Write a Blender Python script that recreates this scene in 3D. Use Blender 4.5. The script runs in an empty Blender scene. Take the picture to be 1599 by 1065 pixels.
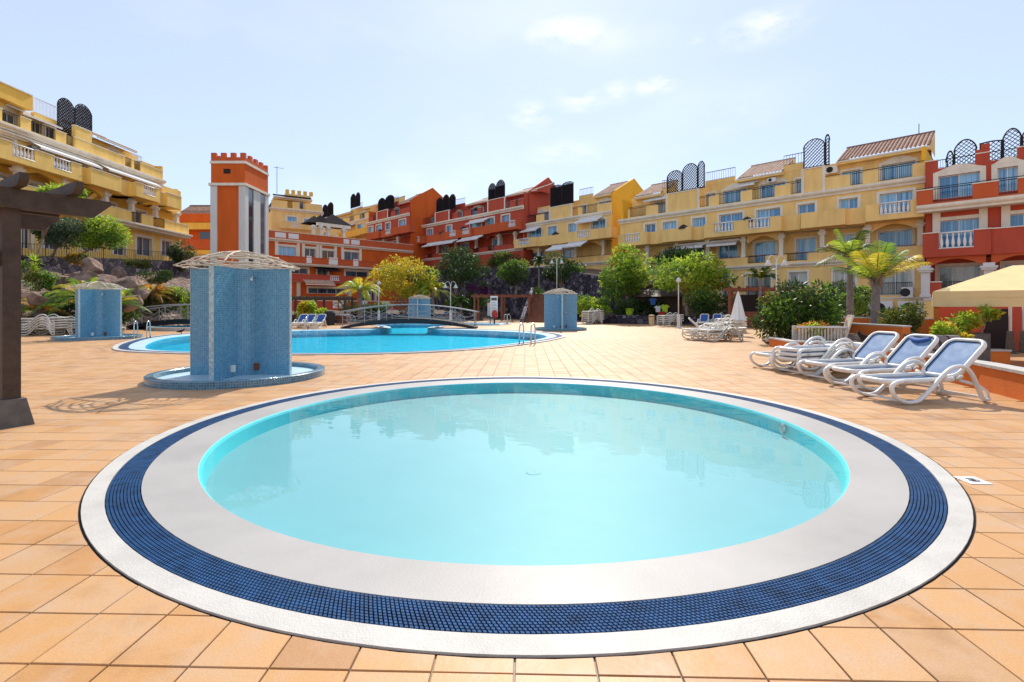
import bpy, bmesh, math, random
from mathutils import Vector, Matrix, noise
random.seed(7)
R = math.radians
scene = bpy.context.scene
# ------------------------------------------------------------------ camera
F, HY, CX, EYE = 778.0, 479.0, 800.0, 1.5        # focal length in photo pixels, horizon row, centre column, eye height
cam_d = bpy.data.cameras.new('camera'); cam = bpy.data.objects.new('camera', cam_d)
scene.collection.objects.link(cam); scene.camera = cam
cam.location = (0, 0, EYE); cam.rotation_euler = (R(90), 0, 0)
cam_d.sensor_width = 36; cam_d.lens = 36*F/1599; cam_d.shift_y = -(532.5-HY)/1599
cam_d.clip_start = .05; cam_d.clip_end = 3000
# ------------------------------------------------------------------ light
SUN_AZ, SUN_EL = R(7), R(43)
sun_dir = Vector((math.sin(SUN_AZ)*math.cos(SUN_EL), math.cos(SUN_AZ)*math.cos(SUN_EL), math.sin(SUN_EL)))
sl = bpy.data.lights.new('sun', 'SUN'); sl.energy = 3.4; sl.angle = R(.55); sl.color = (1, .93, .82)
so = bpy.data.objects.new('sun', sl); scene.collection.objects.link(so)
so.rotation_euler = (-sun_dir).to_track_quat('-Z', 'Y').to_euler()
scene.view_settings.view_transform = 'Standard'; scene.view_settings.look = 'None'
scene.view_settings.exposure = .74; scene.view_settings.gamma = 1
try: scene.cycles.max_bounces = 8; scene.cycles.transparent_max_bounces = 12; scene.cycles.use_denoising = True
except Exception: pass
world = bpy.data.worlds.new('World'); scene.world = world; world.use_nodes = True
def build_world():
    nt = world.node_tree; N = nt.nodes; L = nt.links; N.clear()
    out = N.new('ShaderNodeOutputWorld'); bg = N.new('ShaderNodeBackground'); bg.inputs['Strength'].default_value = .1
    sky = N.new('ShaderNodeTexSky'); sky.sky_type = 'NISHITA'; sky.sun_disc = False
    sky.sun_elevation = SUN_EL; sky.sun_rotation = SUN_AZ; sky.air_density = 1.0; sky.dust_density = .3; sky.ozone_density = 1.5; sky.altitude = 50
    tc = N.new('ShaderNodeTexCoord')
    ns = N.new('ShaderNodeTexNoise'); ns.inputs['Scale'].default_value = 9; ns.inputs['Detail'].default_value = 7; ns.inputs['Roughness'].default_value = .62
    mp = N.new('ShaderNodeMapping'); mp.inputs['Scale'].default_value = (1, 1, 2.6)
    L.new(tc.outputs['Generated'], mp.inputs['Vector']); L.new(mp.outputs['Vector'], ns.inputs['Vector'])
    # small cumulus puffs and thin veils, each at its own direction in the sky
    puffs = [(885,52,60,22,.9),(1190,42,60,24,.8),(1086,70,18,14,.7),(1025,131,42,16,.9),(965,142,24,18,.8),(905,156,44,20,.75),(830,182,34,22,.8),(740,262,30,14,.5),(880,245,70,26,.45),(1150,170,90,40,.2),(700,290,120,30,.35),(950,60,60,26,.3)]
    acc = None
    for (x, y, sx, sy, a) in puffs:
        d = Vector(((x-CX)/F, 1, (HY-y)/F)); l = d.length; d.normalize()
        s1 = N.new('ShaderNodeVectorMath'); s1.operation = 'SUBTRACT'; s1.inputs[1].default_value = d; L.new(tc.outputs['Generated'], s1.inputs[0])
        s2 = N.new('ShaderNodeVectorMath'); s2.operation = 'MULTIPLY'; s2.inputs[1].default_value = (F*l/sx, F*l/sx*.6, F*l/sy); L.new(s1.outputs[0], s2.inputs[0])
        s3 = N.new('ShaderNodeVectorMath'); s3.operation = 'LENGTH'; L.new(s2.outputs[0], s3.inputs[0])
        m = N.new('ShaderNodeMapRange'); m.interpolation_type = 'SMOOTHSTEP'
        m.inputs['From Min'].default_value = 1.5; m.inputs['From Max'].default_value = 0; m.inputs['To Max'].default_value = a; L.new(s3.outputs['Value'], m.inputs['Value'])
        if acc is None: acc = m.outputs[0]
        else:
            ad = N.new('ShaderNodeMath'); ad.operation = 'MAXIMUM'; L.new(acc, ad.inputs[0]); L.new(m.outputs[0], ad.inputs[1]); acc = ad.outputs[0]
    mr = N.new('ShaderNodeMapRange'); mr.inputs['From Min'].default_value = .39; mr.inputs['From Max'].default_value = .63; L.new(ns.outputs['Fac'], mr.inputs['Value'])
    mu = N.new('ShaderNodeMath'); mu.operation = 'MULTIPLY'; L.new(acc, mu.inputs[0]); L.new(mr.outputs[0], mu.inputs[1])
    n2 = N.new('ShaderNodeTexNoise'); n2.inputs['Scale'].default_value = 2.2; n2.inputs['Detail'].default_value = 6; L.new(mp.outputs['Vector'], n2.inputs['Vector'])
    m2 = N.new('ShaderNodeMapRange'); m2.inputs['From Min'].default_value = .5; m2.inputs['From Max'].default_value = .8; m2.inputs['To Max'].default_value = .3; L.new(n2.outputs['Fac'], m2.inputs['Value'])
    mx2 = N.new('ShaderNodeMath'); mx2.operation = 'MAXIMUM'; L.new(mu.outputs[0], mx2.inputs[0]); L.new(m2.outputs[0], mx2.inputs[1])
    hs = N.new('ShaderNodeHueSaturation'); hs.inputs['Saturation'].default_value = 1.0; hs.inputs['Value'].default_value = 1.0; L.new(sky.outputs[0], hs.inputs['Color'])
    mix = N.new('ShaderNodeMix'); mix.data_type = 'RGBA'; mix.inputs['B'].default_value = (7.4, 7.3, 7.2, 1)
    veil = N.new('ShaderNodeMix'); veil.data_type = 'RGBA'; veil.inputs['Factor'].default_value = .6; veil.inputs['B'].default_value = (4.8, 5.45, 6.9, 1)     # thin high haze over the whole sky
    L.new(hs.outputs[0], veil.inputs['A']); L.new(mx2.outputs[0], mix.inputs['Factor']); L.new(veil.outputs['Result'], mix.inputs['A'])
    L.new(mix.outputs['Result'], bg.inputs['Color']); L.new(bg.outputs[0], out.inputs[0])
build_world()
# ------------------------------------------------------------------ helpers
def G(x, y, z=0.0):
    """photo pixel on a level at height z -> world point"""
    d = F*(EYE-z)/(y-HY); return Vector(((x-CX)/F*d, d, z))
def at(x, y, d): return Vector(((x-CX)/F*d, d, EYE+(HY-y)/F*d))
def link(o, parent=None):
    scene.collection.objects.link(o)
    if parent is not None: o.parent = parent
    return o
def tag(o, label, cat, group=None):
    o['label'] = label; o['category'] = cat
    if group: o['group'] = group
    return o
def thing(name, label, cat, loc=(0,0,0), rz=0, group=None):
    o = bpy.data.objects.new(name, None); link(o); o.location = loc; o.rotation_euler = (0, 0, rz)
    return tag(o, label, cat, group)
def copy_tree(o, parent=None):
    c = o.copy(); link(c, parent)
    for ch in o.children: copy_tree(ch, c)
    return c
class MB:
    def __init__(s): s.v = []; s.f = []; s.m = []; s.uv = {}; s.M = None
    def pt(s, p):
        p = Vector(p)
        if s.M is not None: p = s.M @ p
        s.v.append(p); return len(s.v)-1
    def face(s, idx, m=0): s.f.append(tuple(idx)); s.m.append(m)
    def poly(s, pts, m=0): s.face([s.pt(p) for p in pts], m)
    def box(s, x0, x1, y0, y1, z0, z1, m=0):
        i = [s.pt(p) for p in ((x0,y0,z0),(x1,y0,z0),(x1,y1,z0),(x0,y1,z0),(x0,y0,z1),(x1,y0,z1),(x1,y1,z1),(x0,y1,z1))]
        for q in ((0,3,2,1),(4,5,6,7),(0,1,5,4),(1,2,6,5),(2,3,7,6),(3,0,4,7)): s.face([i[k] for k in q], m)
        return s
    def bar(s, a, b, w, h, m=0, up=(0,0,1)):
        a = Vector(a); b = Vector(b); t = (b-a).normalized(); up = Vector(up)
        if abs(t.dot(up)) > .98: up = Vector((0,1,0))
        r = t.cross(up).normalized(); u = r.cross(t)
        i = []
        for p in (a, b):
            for (x, y) in ((-1,-1),(1,-1),(1,1),(-1,1)): i.append(s.pt(p+r*x*w/2+u*y*h/2))
        for q in ((0,1,2,3),(7,6,5,4),(0,4,5,1),(1,5,6,2),(2,6,7,3),(3,7,4,0)): s.face([i[k] for k in q], m)
        return s
    def tube(s, pts, r, n=6, m=0, closed=False, flat=1.0, cap=True):
        pts = [Vector(p) for p in pts]; N = len(pts); rs = r if isinstance(r, (list, tuple)) else [r]*N
        rings = []; pr = None
        for k in range(N):
            a = pts[k-1] if (k or closed) else pts[k]; b = pts[(k+1) % N] if (k < N-1 or closed) else pts[k]
            t = (b-a)
            t = t.normalized() if t.length > 1e-9 else Vector((0,0,1))
            if pr is None:
                ref = Vector((0,0,1)) if abs(t.z) < .9 else Vector((0,1,0)); pr = t.cross(ref).normalized()
            pr = (pr - t*pr.dot(t)); pr = pr.normalized() if pr.length > 1e-6 else t.orthogonal().normalized()
            u = pr.cross(t)
            rings.append([s.pt(pts[k]+pr*math.cos(2*math.pi*j/n)*rs[k]+u*math.sin(2*math.pi*j/n)*rs[k]*flat) for j in range(n)])
        for k in range(N if closed else N-1):
            A = rings[k]; B = rings[(k+1) % N]
            for j in range(n): s.face((A[j], A[(j+1) % n], B[(j+1) % n], B[j]), m)
        if cap and not closed:
            s.face(rings[0][::-1], m); s.face(rings[-1], m)
        return s
    def lathe(s, prof, n=12, c=(0,0,0), m=0):
        c = Vector(c); rings = []
        for (r, z) in prof: rings.append([s.pt(c+Vector((math.cos(2*math.pi*j/n)*r, math.sin(2*math.pi*j/n)*r, z))) for j in range(n)])
        for A, B in zip(rings, rings[1:]):
            for j in range(n): s.face((A[j], A[(j+1) % n], B[(j+1) % n], B[j]), m)
        if prof[0][0] > 1e-4: s.face(rings[0][::-1], m)
        if prof[-1][0] > 1e-4: s.face(rings[-1], m)
        return s
    def prism(s, poly, z0, z1, m=0):
        a = [s.pt((p[0], p[1], z0)) for p in poly]; b = [s.pt((p[0], p[1], z1)) for p in poly]; n = len(poly)
        s.face(b, m); s.face(a[::-1], m)
        for k in range(n): s.face((a[k], a[(k+1) % n], b[(k+1) % n], b[k]), m)
        return s
    def xprism(s, poly, y0, y1, m=0):
        """polygon in (x, z) pulled along y"""
        a = [s.pt((p[0], y0, p[1])) for p in poly]; b = [s.pt((p[0], y1, p[1])) for p in poly]; n = len(poly)
        s.face(a, m); s.face(b[::-1], m)
        for k in range(n): s.face((a[(k+1) % n], a[k], b[k], b[(k+1) % n]), m)
        return s
    def mesh(s, name, mats, smooth=False):
        me = bpy.data.meshes.new(name); me.from_pydata([tuple(p) for p in s.v], [], s.f)
        for m in (mats if isinstance(mats, (list, tuple)) else [mats]): me.materials.append(m)
        me.polygons.foreach_set('material_index', s.m)
        if smooth: me.polygons.foreach_set('use_smooth', [True]*len(s.f))
        me.update(); return me
    def build(s, name, mats, parent=None, smooth=False):
        return link(bpy.data.objects.new(name, s.mesh(name, mats, smooth)), parent)
def B(x0, x1, y0, y1, z0, z1): return MB().box(x0, x1, y0, y1, z0, z1)
def part(name, me, parent, loc=None, rz=None):
    o = link(bpy.data.objects.new(name, me), parent)
    if loc is not None: o.location = loc
    if rz is not None: o.rotation_euler = (0, 0, rz)
    return o
def catmull(P, n=8, closed=True):
    out = []; N = len(P)
    for i in range(N if closed else N-1):
        p0 = P[(i-1) % N] if (closed or i) else P[i]; p1 = P[i]; p2 = P[(i+1) % N]; p3 = P[(i+2) % N] if (closed or i < N-2) else p2
        for k in range(n):
            t = k/n; out.append(.5*((2*p1)+(p2-p0)*t+(2*p0-5*p1+4*p2-p3)*t*t+(3*p1-p0-3*p2+p3)*t**3))
    if not closed: out.append(P[-1])
    return out
# ------------------------------------------------------------------ materials
def nodes(name):
    m = bpy.data.materials.new(name); m.use_nodes = True; nt = m.node_tree; N = nt.nodes; N.clear()
    out = N.new('ShaderNodeOutputMaterial'); return m, nt, N, nt.links, out
def princ(N, L, out, col=None, rough=.6, spec=.4, metal=0):
    b = N.new('ShaderNodeBsdfPrincipled'); b.inputs['Roughness'].default_value = rough; b.inputs['Specular IOR Level'].default_value = spec; b.inputs['Metallic'].default_value = metal
    if col is not None: b.inputs['Base Color'].default_value = (*col, 1)
    L.new(b.outputs[0], out.inputs[0]); return b
def ramp(N, stops):
    r = N.new('ShaderNodeValToRGB'); e = r.color_ramp.elements
    while len(e) < len(stops): e.new(.5)
    for k, (p, c) in enumerate(stops): e[k].position = p; e[k].color = (*c, 1)
    return r
def sc3(c, k): return tuple(min(1, x*k) for x in c)
def mat(name, col, rough=.7, var=.12, scale=3.0, bump=.0, bscale=60., spec=.3, metal=0, streak=False):
    m, nt, N, L, out = nodes(name); b = princ(N, L, out, col, rough, spec, metal)
    if var:
        tc = N.new('ShaderNodeTexCoord'); ns = N.new('ShaderNodeTexNoise'); ns.inputs['Scale'].default_value = scale; ns.inputs['Detail'].default_value = 6; ns.inputs['Roughness'].default_value = .6
        src = tc.outputs['Object']
        if streak:
            mp = N.new('ShaderNodeMapping'); mp.inputs['Scale'].default_value = (1, 1, .25); L.new(src, mp.inputs[0]); src = mp.outputs[0]
        L.new(src, ns.inputs['Vector'])
        r = ramp(N, [(.25, sc3(col, 1-var*1.6)), (.55, col), (.8, sc3(col, 1+var))]); L.new(ns.outputs['Fac'], r.inputs[0]); L.new(r.outputs[0], b.inputs['Base Color'])
    if bump:
        tc = N.new('ShaderNodeTexCoord'); n2 = N.new('ShaderNodeTexNoise'); n2.inputs['Scale'].default_value = bscale; n2.inputs['Detail'].default_value = 4; L.new(tc.outputs['Object'], n2.inputs['Vector'])
        bp = N.new('ShaderNodeBump'); bp.inputs['Strength'].default_value = bump; bp.inputs['Distance'].default_value = .02; L.new(n2.outputs['Fac'], bp.inputs['Height']); L.new(bp.outputs[0], b.inputs['Normal'])
    return m
def leafmat(name, a, b_, trans=.5, rough=.45):
    m, nt, N, L, out = nodes(name)
    geo = N.new('ShaderNodeNewGeometry'); r = ramp(N, [(0, a), (1, b_)]); L.new(geo.outputs['Random Per Island'], r.inputs[0])
    p = N.new('ShaderNodeBsdfPrincipled'); p.inputs['Roughness'].default_value = rough; p.inputs['Specular IOR Level'].default_value = .35; L.new(r.outputs[0], p.inputs['Base Color'])
    t = N.new('ShaderNodeBsdfTranslucent'); hs = N.new('ShaderNodeHueSaturation'); hs.inputs['Value'].default_value = 1.5; hs.inputs['Hue'].default_value = .485; L.new(r.outputs[0], hs.inputs['Color']); L.new(hs.outputs[0], t.inputs['Color'])
    mx = N.new('ShaderNodeMixShader'); mx.inputs[0].default_value = trans; L.new(p.outputs[0], mx.inputs[1]); L.new(t.outputs[0], mx.inputs[2]); L.new(mx.outputs[0], out.inputs[0])
    return m
def mosaic(name, a, b_, pitch=.045, grout=(.30,.42,.48), rough=.2):
    m, nt, N, L, out = nodes(name); p = princ(N, L, out, a, rough, .5)
    uv = N.new('ShaderNodeUVMap'); sc = N.new('ShaderNodeVectorMath'); sc.operation = 'SCALE'; sc.inputs['Scale'].default_value = 1/pitch; L.new(uv.outputs[0], sc.inputs[0])
    fl = N.new('ShaderNodeVectorMath'); fl.operation = 'FLOOR'; L.new(sc.outputs[0], fl.inputs[0])
    fr = N.new('ShaderNodeVectorMath'); fr.operation = 'FRACTION'; L.new(sc.outputs[0], fr.inputs[0])
    wn = N.new('ShaderNodeTexWhiteNoise'); wn.noise_dimensions = '2D'; L.new(fl.outputs[0], wn.inputs['Vector'])
    r = ramp(N, [(0, a), (.6, tuple((x+y)/2 for x, y in zip(a, b_))), (1, b_)]); L.new(wn.outputs['Value'], r.inputs[0])
    sp = N.new('ShaderNodeSeparateXYZ'); L.new(fr.outputs[0], sp.inputs[0]); mk = None
    for ax in 'XY':
        c = N.new('ShaderNodeMath'); c.operation = 'LESS_THAN'; c.inputs[1].default_value = .1; L.new(sp.outputs[ax], c.inputs[0])
        if mk is None: mk = c.outputs[0]
        else:
            q = N.new('ShaderNodeMath'); q.operation = 'MAXIMUM'; L.new(mk, q.inputs[0]); L.new(c.outputs[0], q.inputs[1]); mk = q.outputs[0]
    mx = N.new('ShaderNodeMix'); mx.data_type = 'RGBA'; mx.inputs['B'].default_value = (*grout, 1); L.new(mk, mx.inputs['Factor']); L.new(r.outputs[0], mx.inputs['A']); L.new(mx.outputs['Result'], p.inputs['Base Color'])
    iv = N.new('ShaderNodeMath'); iv.operation = 'SUBTRACT'; iv.inputs[0].default_value = 1; L.new(mk, iv.inputs[1])
    bp = N.new('ShaderNodeBump'); bp.inputs['Strength'].default_value = .3; bp.inputs['Distance'].default_value = .002; L.new(iv.outputs[0], bp.inputs['Height']); L.new(bp.outputs[0], p.inputs['Normal'])
    return m
def watermat(name, tint, scale=3., strength=.06, k=1.0):
    m, nt, N, L, out = nodes(name)
    tr = N.new('ShaderNodeBsdfTransparent'); tr.inputs[0].default_value = (*tint, 1)
    gl = N.new('ShaderNodeBsdfGlossy'); gl.inputs['Roughness'].default_value = .015; gl.inputs['Color'].default_value = (1, 1, 1, 1)
    fr = N.new('ShaderNodeFresnel'); fr.inputs['IOR'].default_value = 1.33
    tc = N.new('ShaderNodeTexCoord'); n1 = N.new('ShaderNodeTexNoise'); n1.inputs['Scale'].default_value = scale; n1.inputs['Detail'].default_value = 3; L.new(tc.outputs['Object'], n1.inputs['Vector'])
    bp = N.new('ShaderNodeBump'); bp.inputs['Strength'].default_value = strength; bp.inputs['Distance'].default_value = .05; L.new(n1.outputs['Fac'], bp.inputs['Height'])
    L.new(bp.outputs[0], fr.inputs['Normal']); L.new(bp.outputs[0], gl.inputs['Normal'])
    km = N.new('ShaderNodeMath'); km.operation = 'MULTIPLY'; km.inputs[1].default_value = k; L.new(fr.outputs[0], km.inputs[0])     # ripples turn part of the surface toward the eye
    mx = N.new('ShaderNodeMixShader'); L.new(km.outputs[0], mx.inputs[0]); L.new(tr.outputs[0], mx.inputs[1]); L.new(gl.outputs[0], mx.inputs[2]); L.new(mx.outputs[0], out.inputs[0])
    return m
TILE = .34; TILE_ROT = R(-1.62)          # the deck tiles run 1.6 degrees off the view
TOX, TOY = -.048, 2.037
def tilemat():
    m, nt, N, L, out = nodes('terracotta_tile'); p = princ(N, L, out, (.5,.3,.15), .55, .28)
    geo = N.new('ShaderNodeNewGeometry')
    rot = N.new('ShaderNodeVectorRotate'); rot.rotation_type = 'Z_AXIS'; rot.inputs['Angle'].default_value = -TILE_ROT; L.new(geo.outputs['Position'], rot.inputs['Vector'])
    mp = N.new('ShaderNodeMapping'); mp.vector_type = 'POINT'; mp.inputs['Scale'].default_value = (1/TILE,)*3; mp.inputs['Location'].default_value = (-TOX/TILE, -TOY/TILE, 0); L.new(rot.outputs[0], mp.inputs[0])
    sp = N.new('ShaderNodeSeparateXYZ'); L.new(mp.outputs[0], sp.inputs[0]); fl = []; mk = None
    for ax in 'XY':
        f = N.new('ShaderNodeMath'); f.operation = 'FLOOR'; L.new(sp.outputs[ax], f.inputs[0]); fl.append(f)
        fr = N.new('ShaderNodeMath'); fr.operation = 'FRACT'; L.new(sp.outputs[ax], fr.inputs[0])
        pp = N.new('ShaderNodeMath'); pp.operation = 'PINGPONG'; pp.inputs[1].default_value = .5; L.new(fr.outputs[0], pp.inputs[0])
        c = N.new('ShaderNodeMath'); c.operation = 'LESS_THAN'; c.inputs[1].default_value = .011; L.new(pp.outputs[0], c.inputs[0])
        if mk is None: mk = c.outputs[0]
        else:
            q = N.new('ShaderNodeMath'); q.operation = 'MAXIMUM'; L.new(mk, q.inputs[0]); L.new(c.outputs[0], q.inputs[1]); mk = q.outputs[0]
    cb = N.new('ShaderNodeCombineXYZ'); L.new(fl[0].outputs[0], cb.inputs[0]); L.new(fl[1].outputs[0], cb.inputs[1])
    wn = N.new('ShaderNodeTexWhiteNoise'); wn.noise_dimensions = '2D'; L.new(cb.outputs[0], wn.inputs['Vector'])
    r = ramp(N, [(0, (.47,.235,.085)), (.25, (.52,.275,.105)), (.5, (.55,.305,.13)), (.75, (.53,.315,.155)), (.9, (.48,.275,.13)), (1, (.42,.215,.09))]); L.new(wn.outputs['Value'], r.inputs[0])
    n1 = N.new('ShaderNodeTexNoise'); n1.inputs['Scale'].default_value = 1.3; n1.inputs['Detail'].default_value = 8; n1.inputs['Roughness'].default_value = .65; L.new(geo.outputs['Position'], n1.inputs['Vector'])
    r1 = ramp(N, [(.30, (.72,.66,.61)), (.47, (1,1,1)), (.75, (1.0,.97,.93))]); L.new(n1.outputs['Fac'], r1.inputs[0])
    mu = N.new('ShaderNodeMix'); mu.data_type = 'RGBA'; mu.blend_type = 'MULTIPLY'; mu.inputs['Factor'].default_value = 1; L.new(r.outputs[0], mu.inputs['A']); L.new(r1.outputs[0], mu.inputs['B'])
    n5 = N.new('ShaderNodeTexNoise'); n5.inputs['Scale'].default_value = 4.5; n5.inputs['Detail'].default_value = 5; n5.inputs['Roughness'].default_value = .6; L.new(geo.outputs['Position'], n5.inputs['Vector'])
    wr = N.new('ShaderNodeMapRange'); wr.inputs['From Min'].default_value = .46; wr.inputs['From Max'].default_value = .72; wr.inputs['To Max'].default_value = .75; L.new(n5.outputs['Fac'], wr.inputs['Value'])
    wm_ = N.new('ShaderNodeMix'); wm_.data_type = 'RGBA'; wm_.inputs['B'].default_value = (.50,.335,.215,1); L.new(wr.outputs[0], wm_.inputs['Factor']); L.new(mu.outputs['Result'], wm_.inputs['A'])     # dusty worn patches
    n2 = N.new('ShaderNodeTexNoise'); n2.inputs['Scale'].default_value = 120; n2.inputs['Detail'].default_value = 3; L.new(geo.outputs['Position'], n2.inputs['Vector'])
    r2 = ramp(N, [(.3, (.86,.86,.86)), (.6, (1,1,1))]); L.new(n2.outputs['Fac'], r2.inputs[0])
    mu2 = N.new('ShaderNodeMix'); mu2.data_type = 'RGBA'; mu2.blend_type = 'MULTIPLY'; mu2.inputs['Factor'].default_value = 1; L.new(wm_.outputs['Result'], mu2.inputs['A']); L.new(r2.outputs[0], mu2.inputs['B'])
    mx = N.new('ShaderNodeMix'); mx.data_type = 'RGBA'; mx.inputs['B'].default_value = (.19,.145,.11, 1); L.new(mk, mx.inputs['Factor']); L.new(mu2.outputs['Result'], mx.inputs['A']); L.new(mx.outputs['Result'], p.inputs['Base Color'])
    n3 = N.new('ShaderNodeTexNoise'); n3.inputs['Scale'].default_value = 40; n3.inputs['Detail'].default_value = 5; L.new(geo.outputs['Position'], n3.inputs['Vector'])
    bp = N.new('ShaderNodeBump'); bp.inputs['Strength'].default_value = .12; bp.inputs['Distance'].default_value = .01; L.new(n3.outputs['Fac'], bp.inputs['Height']); L.new(bp.outputs[0], p.inputs['Normal'])
    rr = N.new('ShaderNodeMapRange'); rr.inputs['To Min'].default_value = .36; rr.inputs['To Max'].default_value = .62; L.new(n1.outputs['Fac'], rr.inputs['Value']); L.new(rr.outputs[0], p.inputs['Roughness'])
    return m
def stonemat(name, cols, scale=2.2, mortar=(.08,.07,.08)):
    m, nt, N, L, out = nodes(name); p = princ(N, L, out, cols[0], .85, .2)
    tc = N.new('ShaderNodeTexCoord'); nz = N.new('ShaderNodeTexNoise'); nz.inputs['Scale'].default_value = scale; L.new(tc.outputs['Object'], nz.inputs['Vector'])
    mxv = N.new('ShaderNodeMix'); mxv.data_type = 'VECTOR'; mxv.inputs['Factor'].default_value = .2; L.new(tc.outputs['Object'], mxv.inputs['A']); L.new(nz.outputs['Color'], mxv.inputs['B'])
    v = N.new('ShaderNodeTexVoronoi'); v.inputs['Scale'].default_value = scale; L.new(mxv.outputs['Result'], v.inputs['Vector'])
    v2 = N.new('ShaderNodeTexVoronoi'); v2.feature = 'DISTANCE_TO_EDGE'; v2.inputs['Scale'].default_value = scale; L.new(mxv.outputs['Result'], v2.inputs['Vector'])
    r = ramp(N, [(k/(len(cols)-1), c) for k, c in enumerate(cols)]); sp = N.new('ShaderNodeSeparateColor'); L.new(v.outputs['Color'], sp.inputs[0]); L.new(sp.outputs[0], r.inputs[0])
    mr = N.new('ShaderNodeMapRange'); mr.inputs['From Max'].default_value = .07; L.new(v2.outputs['Distance'], mr.inputs['Value'])
    mx = N.new('ShaderNodeMix'); mx.data_type = 'RGBA'; mx.inputs['A'].default_value = (*mortar, 1); L.new(mr.outputs[0], mx.inputs['Factor']); L.new(r.outputs[0], mx.inputs['B']); L.new(mx.outputs['Result'], p.inputs['Base Color'])
    bp = N.new('ShaderNodeBump'); bp.inputs['Strength'].default_value = 1; bp.inputs['Distance'].default_value = .12; L.new(mr.outputs[0], bp.inputs['Height']); L.new(bp.outputs[0], p.inputs['Normal'])
    return m
def glassmat(name, dark, light, freq=9.):
    m, nt, N, L, out = nodes(name); p = princ(N, L, out, dark, .12, .5)
    tc = N.new('ShaderNodeTexCoord'); mp = N.new('ShaderNodeMapping'); mp.inputs['Scale'].default_value = (freq, freq, .15); L.new(tc.outputs['Object'], mp.inputs[0])
    ns = N.new('ShaderNodeTexNoise'); ns.inputs['Scale'].default_value = 1; ns.inputs['Detail'].default_value = 3; L.new(mp.outputs[0], ns.inputs['Vector'])
    r = ramp(N, [(.38, dark), (.62, light)]); oi = N.new('ShaderNodeObjectInfo'); mr_ = N.new('ShaderNodeMapRange'); mr_.inputs['To Min'].default_value = -.16; mr_.inputs['To Max'].default_value = .16; L.new(oi.outputs['Random'], mr_.inputs['Value'])
    ad_ = N.new('ShaderNodeMath'); L.new(ns.outputs['Fac'], ad_.inputs[0]); L.new(mr_.outputs[0], ad_.inputs[1]); L.new(ad_.outputs[0], r.inputs[0]); L.new(r.outputs[0], p.inputs['Base Color'])     # some curtains drawn, some open
    p.inputs['Coat Weight'].default_value = .8; p.inputs['Coat Roughness'].default_value = .02
    return m
M = {}
M['tile'] = tilemat()
M['yellow'] = mat('yellow_stucco', (.90,.59,.215), .85, .13, 1.2, .3, 40, streak=True)
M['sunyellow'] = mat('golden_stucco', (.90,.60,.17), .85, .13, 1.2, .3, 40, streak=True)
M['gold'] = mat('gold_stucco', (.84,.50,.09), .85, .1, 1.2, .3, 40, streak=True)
M['amber'] = mat('amber_stucco', (.88,.46,.03), .85, .1, .8, .3, 40, streak=True)
M['red'] = mat('red_stucco', (.50,.08,.042), .85, .13, 1.0, .3, 40, streak=True)
M['rust'] = mat('rust_stucco', (.58,.11,.032), .85, .1, 1.0, .3, 40, streak=True)
M['orange'] = mat('orange_stucco', (.66,.118,.015), .85, .12, 1.0, .3, 40, streak=True)
M['cream'] = mat('cream_trim', (.80,.72,.58), .75, .1, 2.0, .2, 40, streak=True)
M['white'] = mat('white_paint', (.80,.78,.74), .6, .06, 3.0)
M['pillar'] = mat('grey_white_stone', (.66,.64,.60), .8, .1, 1.5, .2, 30, streak=True)
M['rooftile'] = mat('clay_roof_tile', (.30,.16,.11), .85, .35, 2.5, .3, 20)
M['rooflight'] = mat('pale_clay_tile', (.52,.34,.24), .85, .3, 2.5, .3, 20)
M['darkroof'] = mat('dark_slate', (.025,.022,.025), .95, .2, 3, spec=.05)
M['iron'] = mat('black_iron', (.02,.02,.025), .5, .1, 5)
M['lattice'] = mat('dark_lattice_wood', (.03,.024,.03), .7, .2, 5)
M['glass'] = glassmat('window_glass', (.045,.20,.40), (.26,.52,.72))  # blue base colour stands in for reflected sky, paler streaks are curtains
M['glassdark'] = glassmat('dark_window_glass', (.02,.03,.05), (.12,.16,.2))
M['glasspale'] = glassmat('pale_window_glass', (.12,.16,.16), (.42,.42,.36), 4)
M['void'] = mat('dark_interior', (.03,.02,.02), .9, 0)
M['wood'] = mat('brown_stained_wood', (.075,.045,.03), .65, .3, 6, .2, 50)
M['redwood'] = mat('red_brown_wood', (.22,.07,.035), .7, .25, 4)
M['concrete'] = mat('grey_concrete', (.14,.122,.105), .9, .25, 6, .4, 40)
M['lava'] = stonemat('lava_stone', [(.035,.03,.04), (.06,.05,.07), (.11,.095,.12), (.22,.20,.23)], 2.6, (.02,.018,.025))
M['rubble'] = stonemat('brown_rubble', [(.10,.06,.045), (.20,.13,.10), (.30,.21,.16), (.14,.09,.07)], 2.8, (.04,.025,.02))
M['greystone'] = stonemat('grey_fieldstone', [(.16,.15,.17), (.24,.22,.24), (.32,.30,.31)], 2.6, (.09,.08,.08))
M['boulder'] = mat('boulder_stone', (.25,.165,.125), .95, .5, 2.2, 1.0, 9)
M['soil'] = mat('dry_soil', (.13,.085,.06), .95, .4, 1.2, .6, 8)
M['mosaic'] = mosaic('blue_mosaic', (.05,.225,.38), (.12,.33,.47))
M['mosaicrim'] = mosaic('dark_blue_mosaic', (.035,.12,.19), (.09,.22,.30))
M['mosaicgrey'] = mosaic('pale_grey_mosaic', (.30,.42,.46), (.55,.63,.62))
M['basin'] = mat('pale_blue_basin', (.45,.62,.70), .35, .08, 2)
M['coping'] = mat('white_pool_rim', (.50,.475,.435), .55, .13, 2.5, .25, 90, spec=.3)
M['apron'] = mat('wet_pool_apron', (.37,.35,.33), .45, .11, 1.1, .08, 60, spec=.3)
M['grate'] = mat('blue_grating', (.018,.075,.19), .6, .35, 9, .3, 200, spec=.15)
M['gap'] = mat('dark_joint', (.015,.012,.012), .9, 0)
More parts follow.
